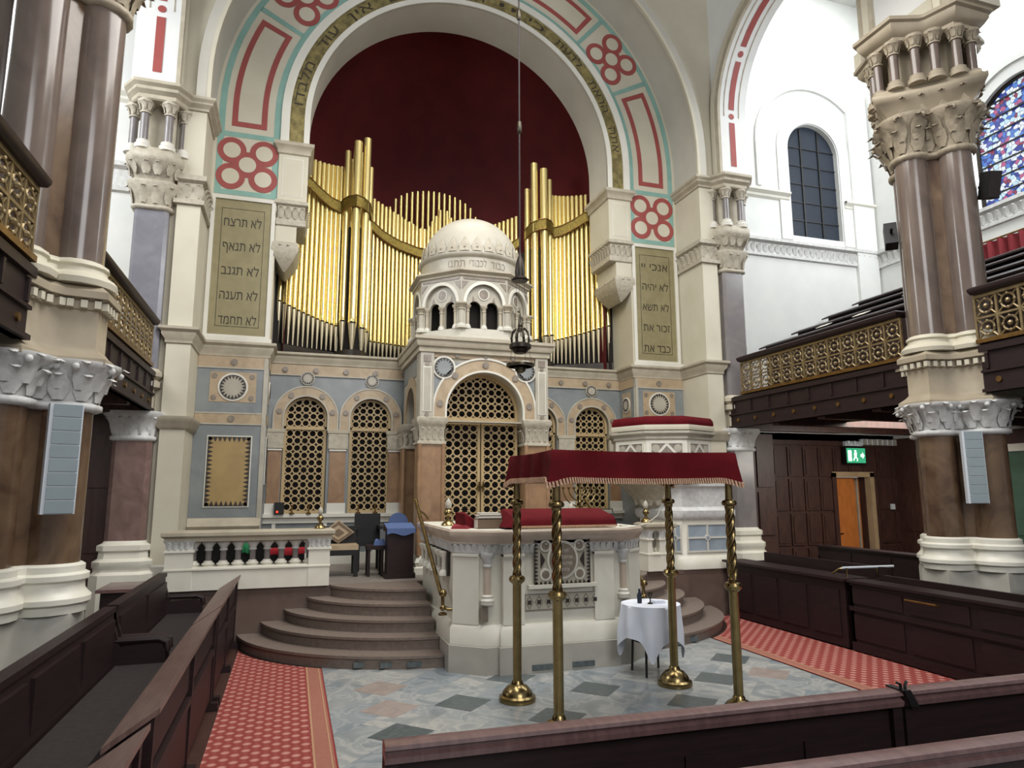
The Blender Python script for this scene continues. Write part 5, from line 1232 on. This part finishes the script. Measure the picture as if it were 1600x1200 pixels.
# hanging eternal light in front of the ark
hx, hy = 2.98, 8.95
def lampfix(m): m.v = [(hx+(x-hx)*.66, hy+(y-hy)*.66, 4.95-(4.95-z)*.93+.02) for x, y, z in m.v]
t = thing('hanging_lamp', 'dark metal crown-shaped hanging lamp on a long cord before the ark', 'lamp', (hx, hy, 3.7))
m = MB(); m.tube([(hx, hy, 5.25), (hx, hy, 13.5)], .012, 'cushion', 8); m.lathe([(.0, 0), (.03, .03), (.04, .12), (.03, .2), (0, .22)], (hx, hy, 9.05), 'lampmetal', 12); m.lathe([(.0, 0), (.03, .03), (.04, .12), (.03, .2), (0, .22)], (hx, hy, 7.2), 'lampmetal', 12); m.build('cord', t)
m = MB(); m.lathe([(.11, 4.95), (.13, 4.97), (.10, 5.0), (.07, 5.02), (.075, 5.1), (.05, 5.25), (.02, 5.33), (.015, 5.4)], (hx, hy, 0), 'iron', 18); m.build('counterweight', t)
m = MB()
for a in (0, PI*2/3, PI*4/3): m.tube([(hx+.09*math.cos(a), hy+.09*math.sin(a), 4.96), (hx+.16*math.cos(a), hy+.16*math.sin(a), 4.1)], .004, 'lampmetal', 5)
lampfix(m); m.build('suspension_chains', t)
m = MB(); m.lathe([(.20, 3.86), (.235, 3.88), (.235, 3.93), (.2, 3.95), (.19, 3.95), (.19, 3.86)], (hx, hy, 0), 'iron', 28); m.lathe([(.12, 3.80), (.17, 3.84), (.18, 3.95)], (hx, hy, 0), 'iron', 24)
for k in range(8):
    a = k*PI/4; m.tube([(hx+r*math.cos(a), hy+r*math.sin(a), z) for r, z in ((.19, 3.93), (.205, 4.02), (.18, 4.12), (.11, 4.18), (.045, 4.17))], .016, 'lampmetal', 6); m.ball((hx+.2*math.cos(a), hy+.2*math.sin(a), 4.02), .026, 'lampmetal', 8)
m.ball((hx, hy, 4.23), .055, 'lampmetal', 12); m.lathe([(.07, 4.14), (.05, 4.2), (.02, 4.28), (.012, 4.4)], (hx, hy, 0), 'lampmetal', 12); lampfix(m); m.build('crown', t)
m = MB()
for k in range(4):
    a = PI/4+k*PI/2; m.tube([(hx+.2*math.cos(a), hy+.2*math.sin(a), 3.88), (hx+.27*math.cos(a), hy+.27*math.sin(a), 3.62)], .004, 'lampmetal', 5)
lampfix(m); m.build('lower_chains', t)
m = MB(); m.lathe([(.26, 3.59), (.3, 3.60), (.3, 3.635), (.26, 3.64), (.26, 3.59)], (hx, hy, 0), 'lampmetal', 32); m.lathe([(.05, 3.5), (.11, 3.53), (.12, 3.58), (.1, 3.6)], (hx, hy, 0), 'lampmetal', 18)
for k in range(4): a = k*PI/2; m.tube([(hx+.1*math.cos(a), hy+.1*math.sin(a), 3.59), (hx+.28*math.cos(a), hy+.28*math.sin(a), 3.61)], .008, 'lampmetal', 5)
lampfix(m); m.build('ring', t)

# ================================================================ FURNITURE ON THE PLATFORM
t = thing('upholstered_bench', 'dark wooden seat with a pale cushion between balustrade and steps', 'bench', (.72, 11.0, PZ))
MB().box(.38, 1.0, 10.75, 11.25, 1.12, 1.19, 'pink').build('seat_cushion', t)
MB().box(.38, 1.0, 10.75, 11.25, 1.04, 1.12, 'black').build('seat', t)
for x in (.41, .97):
    for y in (10.78, 11.22): MB().box(x-.03, x+.03, y-.03, y+.03, PZ, 1.04, 'black').build('leg', t)
MB().box(.38, 1.0, 11.2, 11.25, 1.19, 1.45, 'black').build('backrest', t)
t = thing('throw_cushion', 'square cushion with a dark diamond pattern standing on the seat', 'cushion', (.72, 11.1, 1.19)); m = MB()
m.prism([(.72-.24, 1.36), (.72, 1.195), (.72+.24, 1.36), (.72, 1.55)], FY(11.08), 0, .09, 'pink'); m.build('cover', t)
m = MB(); m.prism([(.5, 1.36), (.72, 1.21), (.94, 1.36), (.72, 1.53)], FY(11.07), 0, .01, 'bookcover', holes=[[(.55, 1.36), (.72, 1.25), (.89, 1.36), (.72, 1.49)]]); m.prism([(.63, 1.36), (.72, 1.3), (.81, 1.36), (.72, 1.42)], FY(11.07), 0, .01, 'bookcover'); m.build('pattern', t)
t = thing('armchair', 'black high-backed armchair against the marble wall left of the lectern', 'chair', (1.22, 11.6, PZ))
MB().box(1.02, 1.44, 11.4, 11.8, 1.12, 1.2, 'black').build('seat', t); MB().box(1.02, 1.44, 11.78, 11.84, 1.2, 1.62, 'black').build('backrest', t)
for x in (1.05, 1.41):
    for y in (11.43, 11.78): MB().box(x-.03, x+.03, y-.03, y+.03, PZ, 1.12, 'black').build('leg', t)
    MB().box(x-.03, x+.03, 11.4, 11.8, 1.38, 1.43, 'black').build('arm', t)
t = thing('wooden_lectern', 'dark wooden lectern draped with a blue cloth left of the ark', 'lectern', (1.57, 10.5, PZ))
MB().box(1.38, 1.76, 10.33, 10.64, PZ, 1.40, 'wood').build('body', t); MB().box(1.35, 1.79, 10.31, 10.66, PZ, .8, 'wood').build('plinth', t)
m = MB(); m.add([(x, y, z) for x in (1.35, 1.79) for y, z in ((10.3, 1.40), (10.66, 1.40), (10.66, 1.50), (10.3, 1.44))], [(0, 1, 2, 3), (4, 5, 6, 7), (0, 1, 5, 4), (1, 2, 6, 5), (2, 3, 7, 6), (3, 0, 4, 7)], 'wood'); m.build('slope', t)
m = MB(); vs = []
for i in range(9):
    x = 1.36+.42*i/8; vs += [(x, 10.29, 1.36+.02*math.sin(i)), (x, 10.295, 1.448), (x, 10.5, 1.478), (x, 10.67, 1.512)]
m.add(vs, [(i*4+j, i*4+j+1, i*4+j+5, i*4+j+4) for i in range(8) for j in range(3)], 'blue'); solo(m, 'blue_cloth', 'blue-green cloth spread on the dark wooden lectern', 'cloth', (1.57, 10.5, 1.45))
t = thing('velvet_chair', 'blue round-topped chair back standing behind the dark lectern', 'chair', (1.64, 11.0, PZ))
MB().box(1.48, 1.78, 10.75, 11.1, 1.1, 1.18, 'blue').build('seat', t)
m = MB(); m.prism([(1.49, 1.18), (1.79, 1.18)]+arc(1.64, 1.50, .15, 0, PI, 12), FY(11.08), 0, .06, 'blue'); m.build('backrest', t)
for x in (1.51, 1.75):
    for y in (10.78, 11.07): MB().box(x-.02, x+.02, y-.02, y+.02, PZ, 1.1, 'wood').build('leg', t)
m = MB(); m.add([(1.22, 10.70, 1.18), (1.40, 10.66, 1.18), (1.42, 10.9, 1.18), (1.24, 10.92, 1.18), (1.23, 10.71, 1.24), (1.37, 10.69, 1.28), (1.38, 10.86, 1.23), (1.27, 10.88, 1.27)], [(0, 1, 2, 3), (4, 5, 6, 7), (0, 1, 5, 4), (1, 2, 6, 5), (2, 3, 7, 6), (3, 0, 4, 7)], 'blue')
t = thing('wooden_stool', 'low dark stool beside the lectern on the platform', 'stool', (1.25, 10.8, PZ))
MB().box(1.12, 1.39, 10.66, 10.98, 1.12, 1.18, 'wood').build('seat', t)
for x in (1.15, 1.35):
    for y in (10.7, 10.94): MB().box(x-.02, x+.02, y-.02, y+.02, PZ, 1.12, 'wood').build('leg', t)
solo(m, 'blue_bundle', 'crumpled pale blue cloth lying on the low stool', 'cloth', (1.3, 10.8, 1.18))
t = thing('small_box', 'small black box with a red light on the ledge below the leftmost screen', 'box', (-.17, 12.62, 1.6)); MB().box(-.27, -.11, 12.60, 12.7, 1.6, 1.80, 'black').build('casing', t)
MB().ball((-.22, 12.595, 1.64), .018, 'redled', 8).build('indicator_light', t)
for i, (x, lb) in enumerate(((.02, 'small brass candlestick on the ledge, leftmost of four'), (.30, 'small brass candlestick on the ledge, second from the left'), (1.15, 'small brass candlestick on the ledge, third from the left'), (1.45, 'small brass candlestick on the ledge, nearest the ark'))):
    m = MB(); m.lathe([(.045, 0), (.045, .01), (.015, .03), (.012, .12), (.03, .14), (.03, .15)], (x, 12.66, 1.6), 'brassdark', 12); solo(m, 'candlestick', lb, 'candlestick', (x, 12.66, 1.6), 'candlesticks on the ledge')
t = thing('black_settle', 'long black settle standing behind the left balustrade', 'bench', (-.55, 10.75, PZ))
MB().box(-1.3, .22, 10.5, 10.56, PZ, 1.36, 'black').build('backrest', t); MB().box(-1.3, .22, 10.56, 10.95, 1.08, 1.16, 'black').build('seat', t)
for x in (-1.26, .18):
    for y in (10.6, 10.92): MB().box(x-.03, x+.03, y-.03, y+.03, PZ, 1.08, 'black').build('leg', t)
def hung(nm, x0, x1, z0, z1, k, lb):
    m = MB(); n = 8; vs = []
    for i in range(n+1):
        x = x0+(x1-x0)*i/n; w3 = .008*math.sin(i*1.9); vs += [(x, 10.47+w3, z0+.01*math.sin(i)), (x, 10.465+w3, (z0+z1)/2), (x, 10.49, z1), (x, 10.498, z1)]
    m.add(vs, [(i*4+j, i*4+j+1, i*4+j+5, i*4+j+4) for i in range(n) for j in range(3)], k); solo(m, nm, lb, 'cloth', ((x0+x1)/2, 10.48, z0), 'cloths hung on the settle')
hung('hanging_cloth', -.26, .22, 1.10, 1.20, 'bagred', 'red cloth strip seen through the right-hand gaps of the left balustrade')
hung('hanging_cloth', -.62, -.46, 1.14, 1.30, 'baggreen', 'green cloth seen through a middle gap of the left balustrade')
# ================================================================ PEWS ON THE LEFT
def slanted(m, xo, zo, xi, zi, y0, y1, k, t=.03):
    m.add([(xo, y, zo) for y in (y0, y1)]+[(xi, y, zi) for y in (y0, y1)]+[(xo, y, zo-t) for y in (y0, y1)]+[(xi, y, zi-t) for y in (y0, y1)], [(0, 1, 3, 2), (4, 6, 7, 5), (0, 4, 5, 1), (2, 3, 7, 6), (0, 2, 6, 4), (1, 5, 7, 3)], k); return m
for i, (y0, y1, lb) in enumerate(((7.36, 9.9, 'sloping wooden book desk along the left carpet, farthest section by the steps'), (4.05, 7.26, 'sloping wooden book desk along the left carpet, long middle section'), (1.6, 3.80, 'sloping wooden book desk along the left carpet, nearest section at the picture edge'))):
    t = thing('book_desk', lb, 'desk', (-.7, (y0+y1)/2, 0), 'book desks along the left carpet')
    m = MB(); slanted(m, -.585, .915, -.84, .745, y0, y1, 'desktop'); m.build('desk_slope', t)
    m = MB(); m.box(-.66, -.63, y0+.04, y1-.04, .10, .52, 'wood').box(-.655, -.635, y0+.04, y1-.04, .6, .86, 'wood').box(-.675, -.615, y0+.04, y1-.04, .50, .55, 'wood'); m.build('front_board', t)
    for y in (y0+.05, (y0+y1)/2, y1-.05):
        m = MB(); m.add([(x, yy, z) for yy in (y-.03, y+.03) for x, z in ((-.62, 0), (-.86, 0), (-.86, .06), (-.80, .72), (-.61, .87), (-.62, .06))], [(0, 1, 2, 3, 4, 5), (11, 10, 9, 8, 7, 6), (0, 6, 7, 1), (1, 7, 8, 2), (2, 8, 9, 3), (3, 9, 10, 4), (4, 10, 11, 5), (5, 11, 6, 0)], 'wood'); m.box(-.88, -.56, y-.04, y+.04, 0, .07, 'wood'); m.build('support', t)
for i, (y0, y1, lb, arms) in enumerate(((7.2, 9.75, 'dark panelled left bench nearer the steps, behind the farthest book desk', 1), (1.8, 7.1, 'long dark left bench in the foreground, below the left column', 1))):
    t = thing('pew_bench', lb, 'bench', (-1.35, (y0+y1)/2, 0), 'left side benches')
    m = MB(); m.add([(x, y, z) for y in (y0, y1) for x, z in ((-1.47, .05), (-1.52, .97), (-1.46, .97), (-1.39, .05))], [(0, 1, 2, 3), (4, 7, 6, 5), (0, 4, 5, 1), (1, 5, 6, 2), (2, 6, 7, 3), (3, 7, 4, 0)], 'wood'); m.box(-1.54, -1.44, y0, y1, .94, .985, 'wood')
    k = max(1, int((y1-y0)/.9)); p = (y1-y0)/k
    for j in range(k): m.box(-1.455, -1.425, y0+p*j+.06, y0+p*(j+1)-.06, .55, .88, 'wood')
    m.build('backrest', t)
    MB().box(-1.42, -1.0, y0+.03, y1-.03, .40, .44, 'wood').build('seat', t); MB().box(-1.40, -1.01, y0+.06, y1-.06, .44, .49, 'cushion').build('seat_cushion', t)
    for y in (y0, y1-.05):
        m = MB(); m.add([(x, yy, z) for yy in (y, y+.05) for x, z in ((-1.47, 0), (-.99, 0), (-1.01, .6), (-1.08, .66), (-1.38, .64), (-1.48, .97), (-1.52, .97))], [(0, 1, 2, 3, 4, 5, 6), (13, 12, 11, 10, 9, 8, 7)]+[(a, (a+1) % 7, 7+(a+1) % 7, 7+a) for a in range(7)], 'wood'); m.build('end_panel', t)
        MB().tube([(-1.42, y+.025, .69), (-1.07, y+.025, .69), (-1.01, y+.025, .66), (-1.0, y+.025, .58)], .03, 'wood', 8).build('armrest', t)
m = MB(); m.box(-2.2, -1.62, 9.9, 10.6, 0, .75, 'wood').box(-2.25, -1.58, 9.86, 10.64, .75, .79, 'woodtop'); solo(m, 'side_cabinet', 'low dark wooden cabinet behind the far left bench', 'cabinet', (-1.9, 10.2, 0))

# ================================================================ PEWS ON THE RIGHT
t = thing('wardens_box', 'boxed dark wooden pew with brass top rail beside the right carpet', 'pew', (7.2, 8.6, 0))
m = MB(); m.box(6.8, 6.85, 7.32, 9.85, .02, .84, 'wood')
for j in range(4): m.box(6.785, 6.8, 7.42+j*.6, 7.92+j*.6, .14, .72, 'wood')
m.build('front_panel', t); MB().box(6.85, 7.55, 7.32, 7.37, .02, .84, 'wood').build('end_panel', t); MB().box(6.85, 7.55, 9.8, 9.85, .02, .84, 'wood').build('end_panel', t)
m = MB(); m.box(6.74, 7.16, 7.28, 9.88, .84, .875, 'wood'); m.build('book_ledge', t)
MB().box(7.5, 7.56, 7.37, 9.8, .02, .98, 'wood').build('backrest', t); MB().box(7.1, 7.5, 7.37, 9.8, .38, .44, 'cushion').build('seat', t)
m = MB(); m.tube([(6.95, 7.5, .98), (7.75, 7.45, .98)], .016, 'speakerside', 8)
for x in (7.0, 7.5): m.tube([(x, 7.48, .875), (x, 7.48, .98)], .012, 'brass', 6)
m.tube([(6.9, 7.62, .9), (6.93, 7.55, .96), (7.0, 7.5, .98)], .014, 'brass', 6); m.build('metal_rail', t)
for i, (x, lb) in enumerate(((6.8, 'front dark pew along the right carpet, nearest the marble floor'), (7.95, 'second dark pew back from the right carpet, before the right column'), (9.3, 'rear dark pew row beyond the right column'))):
    y0, y1 = (2.2, 7.24) if i < 1 else (2.2, 10.6) if i == 2 else (2.2, 9.9)
    t = thing('side_pew', lb, 'pew', (x, (y0+y1)/2, 0), 'right side pews')
    if i == 1: y1 = 5.7
    m = MB(); zt = .84 if i == 0 else .96
    m.box(x, x+.045, y0, y1, .02, zt, 'wood'); m.box(x-.03, x+.05, y0, y1, .5, .55, 'wood').box(x-.02, x+.05, y0, y1, .02, .12, 'wood')
    k = int((y1-y0)/.8); p = (y1-y0)/k
    for j in range(k): m.box(x-.012, x, y0+p*j+.05, y0+p*(j+1)-.05, .16, .46, 'wood').box(x-.012, x, y0+p*j+.05, y0+p*(j+1)-.05, .59, zt-.06, 'wood')
    m.build('front_panel', t); m = MB(); m.box(x-.05, x+.25, y0, y1, zt, zt+.03, 'wood'); m.build('book_ledge', t)
    MB().box(x+.28, x+.55, y0, y1, .4, .45, 'cushion').build('seat', t)
    for y in (y0, y1-.05): MB().box(x+.0, x+.6, y, y+.05, 0, .8, 'wood').build('end_panel', t)
    MB().box(x+.55, x+.6, y0, y1, .02, .9, 'wood').build('backrest', t)
    if i == 0:
        m = MB(); m.tube([(x-.03, 6.35, .74), (x-.07, 6.35, .75), (x-.07, 5.95, .75), (x-.03, 5.95, .74)], .012, 'brassdark', 6); m.build('brass_handle', t)

# ================================================================ PEWS IN FRONT OF THE CAMERA
def near_pew(name_lbl, xa, ya, xb, yb, zt, endl=False, step=False):
    """plank-backed pew: outward face towards the viewer, capped by a moulded rail."""
    t = thing('front_pew', name_lbl, 'pew', ((xa+xb)/2, (ya+yb)/2, 0), 'pews in the foreground'); dx, dy = xb-xa, yb-ya; l = math.hypot(dx, dy); ux, uy = dx/l, dy/l; px_, py_ = -uy, ux
    def pt(s, d, z): return (xa+ux*s+px_*d, ya+uy*s+py_*d, z)
    def bx(s0, s1, da, db, z0, z1, k, nm, m=None):
        fresh = m is None; m = m or MB()
        m.add([pt(s, d, z) for z in (z0, z1) for d in (da, db) for s in (s0, s1)], [(0, 2, 3, 1), (4, 5, 7, 6), (0, 1, 5, 4), (2, 6, 7, 3), (0, 4, 6, 2), (1, 3, 7, 5)], k)
        return m
    m = bx(0, l, 0, .035, .05, zt-.06, 'wood', ''); 
    k = max(2, round(l/.75)); p = l/k
    for j in range(k): bx(p*j+.07, p*(j+1)-.07, -.012, 0, .2, zt-.2, 'wood', '', m)
    bx(0, l, -.015, 0, .05, .14, 'wood', '', m); m.build('back_panel', t)
    m = MB(); prof = [(-.045, zt-.075), (-.05, zt-.05), (-.03, zt-.04), (-.03, zt-.03), (-.05, zt-.02), (-.045, zt-.004), (-.01, zt), (.04, zt), (.07, zt-.012), (.07, zt-.06), (.04, zt-.075)]
    vs = [pt(s, d, z) for s in (0, l) for d, z in prof]; n = len(prof); m.add(vs, [(i, (i+1) % n, n+(i+1) % n, n+i) for i in range(n)]+[list(range(n)), [n+i for i in reversed(range(n))]], 'woodtop'); m.build('top_rail', t)
    bx(0.02, l-.02, .05, .45, .40, .45, 'cushion', '').build('seat', t)
    for s0 in ((0, l-.06)):
        m = bx(s0, s0+.06, -.03, .06, .009, zt-.07, 'wood', ''); bx(s0, s0+.06, .06, .46, .009, .46, 'wood', '', m); m.build('end_panel', t)
    return t
near_pew('long dark pew across the foreground, left section with its end panel on the marble', .42, 3.10, 3.11, 3.04, .95)
near_pew('dark pew across the foreground, right section beyond the dark clip', 3.13, 3.04, 6.3, 2.97, .95)
near_pew('nearest dark pew, only its top rail visible at the bottom right corner', 1.2, 2.38, 6.0, 2.25, .95)
t = thing('seat_clip', 'small black bracket on the rail where the foreground pews meet', 'bracket', (3.12, 3.03, .95))
MB().box(3.10, 3.14, 2.98, 3.10, .95, .958, 'black').build('plate', t); m = MB(); m.tube([(3.10, 3.0, .955), (3.10, 3.0, .985), (3.075, 3.0, .995)], .008, 'black', 6); m.tube([(3.13, 3.0, .955), (3.13, 3.0, .98), (3.145, 3.0, .998)], .008, 'black', 6); m.add([(3.10, 2.985, .96), (3.14, 2.985, .96), (3.19, 2.98, .87), (3.13, 2.98, .88), (3.10, 2.975, .96), (3.14, 2.975, .96), (3.19, 2.97, .87), (3.13, 2.97, .88)], [(0, 1, 2, 3), (4, 5, 6, 7), (0, 1, 5, 4), (1, 2, 6, 5), (2, 3, 7, 6), (3, 0, 4, 7)], 'black'); m.build('hook', t)

# ================================================================ CARPETS
def carpet(side, lb):
    fl = mirror_mb if side == 'right' else (lambda m: m)
    t = thing('carpet_runner', lb, 'carpet', ((-.1, 5, 0) if side == 'left' else (mx(-.1), 5, 0)), 'red carpet runners')
    el = [(1.9-2.56*math.sin(a), 10.3-2.3*math.cos(a)) for a in [PI/2*i/60 for i in range(61)]]
    xi, xo = .415, (-.55 if side == 'left' else -.83)
    def edge(x0, x1): return [p for p in el if x0 < p[0] < x1 and p[1] < 9.9]
    def yat(x): return 10.3-2.3*math.sqrt(max(0, 1-((1.9-x)/2.56)**2))
    m = MB(); top = edge(xo, xi-.17); P = [(xo, 1.3), (xi-.17, 1.3), (xi-.17, yat(xi-.17))]+top+([(xo, yat(xo))] if xo > -.6 else [(top[-1][0], 9.8), (xo, 9.8)])
    m.prism(P, FZ(.006), 0, .006, 'carpet'); fl(m).build('pile', t)
    m = MB()
    for a, b, k in ((xi-.17, xi, 'carpetedge'), (xi-.17, xi-.155, 'carpettan'), (xi-.012, xi, 'carpetline'), (xi-.04, xi-.03, 'carpettan')):
        z = .007 if k == 'carpetedge' else .0085; m.prism([(a, 1.3), (b, 1.3), (b, yat(b)), (a, yat(a))], FZ(z), 0, z-.001, k)
    fl(m).build('border', t)
carpet('left', 'red patterned carpet runner left of the marble floor')
carpet('right', 'red patterned carpet runner right of the marble floor')

# ================================================================ LOUDSPEAKERS
def line_array(x, y, z0, z1, rot, lb):
    t = thing('column_speaker', lb, 'speaker', (x, y, z0), 'column loudspeakers'); t.rotation_euler = (0, 0, rot); ORG[t] = (0, 0, 0); h = z1-z0
    MB().box(-.11, .11, 0, .1, 0, h, 'speakerside').build('cabinet', t); m = MB()
    for i in range(8): m.box(-.085, .1, -.012, .0, h*i/8+.006, h*(i+1)/8-.006, 'speaker')
    m.build('grille', t)
    MB().box(-.03, .03, .1, .34, h*.75, h*.8, 'iron').build('bracket', t)
line_array(-1.66, 5.98, 1.83, 2.66, .42, 'pale grey column loudspeaker mounted on the left marble column')
line_array(7.86, 6.22, 1.83, 2.70, -.62, 'pale grey column loudspeaker mounted on the right marble column')
for x, y, z, rz, lb in ((7.84, 7.1, 5.5, 2.4, 'small black loudspeaker on the left side of the right column'), (8.36, 6.02, 5.85, -.3, 'small black loudspeaker on the right side of the right column, before the stained glass')):
    t = thing('small_speaker', lb, 'speaker', (x, y, z), 'small black loudspeakers'); t.rotation_euler = (.3, 0, rz); ORG[t] = (0, 0, 0)
    MB().box(-.08, .08, -.09, .09, -.17, .17, 'black').build('cabinet', t); MB().box(-.07, .07, -.098, -.09, -.16, .16, 'cushion').build('grille', t); MB().tube([(0, .09, 0), (0, .2, 0)], .02, 'iron', 6).build('bracket', t)
t = thing('thermostat', 'small white wall box on the panelling right of the door', 'switch', (12.75, 12.13, 1.62)); MB().box(12.7, 12.8, 12.11, 12.15, 1.56, 1.68, 'speakerside').build('plate', t); MB().box(12.73, 12.77, 12.1, 12.11, 1.60, 1.64, 'paper').build('button', t)
t = thing('microphone_cable', 'thin white cable drooping from the canopy towards the reading desk', 'cable', (4.1, 7.4, 1.6))
P = [(3.90, 6.66, 2.1), (4.2, 7.2, 2.03), (4.265, 7.4, 1.85), (4.22, 7.45, 1.70), (4.1, 7.5, 1.6), (3.98, 7.6, 1.56), (3.92, 7.75, 1.555)]
MB().tube(P, .007, 'paper', 6).build('wire', t); MB().box(3.88, 3.96, 7.75, 7.82, 1.552, 1.575, 'paper').build('plug', t)
t = thing('wire_stand', 'small black metal frame standing at the right end of the reading desk', 'stand', (3.86, 8.1, 1.55))
m = MB(); m.tube([(3.80, 8.2, 1.55), (3.80, 8.2, 1.76), (3.93, 8.1, 1.76), (3.95, 8.05, 1.55)], .010, 'black', 6); m.build('hoop', t); MB().box(3.79, 3.96, 8.04, 8.21, 1.55, 1.556, 'black').build('foot', t)
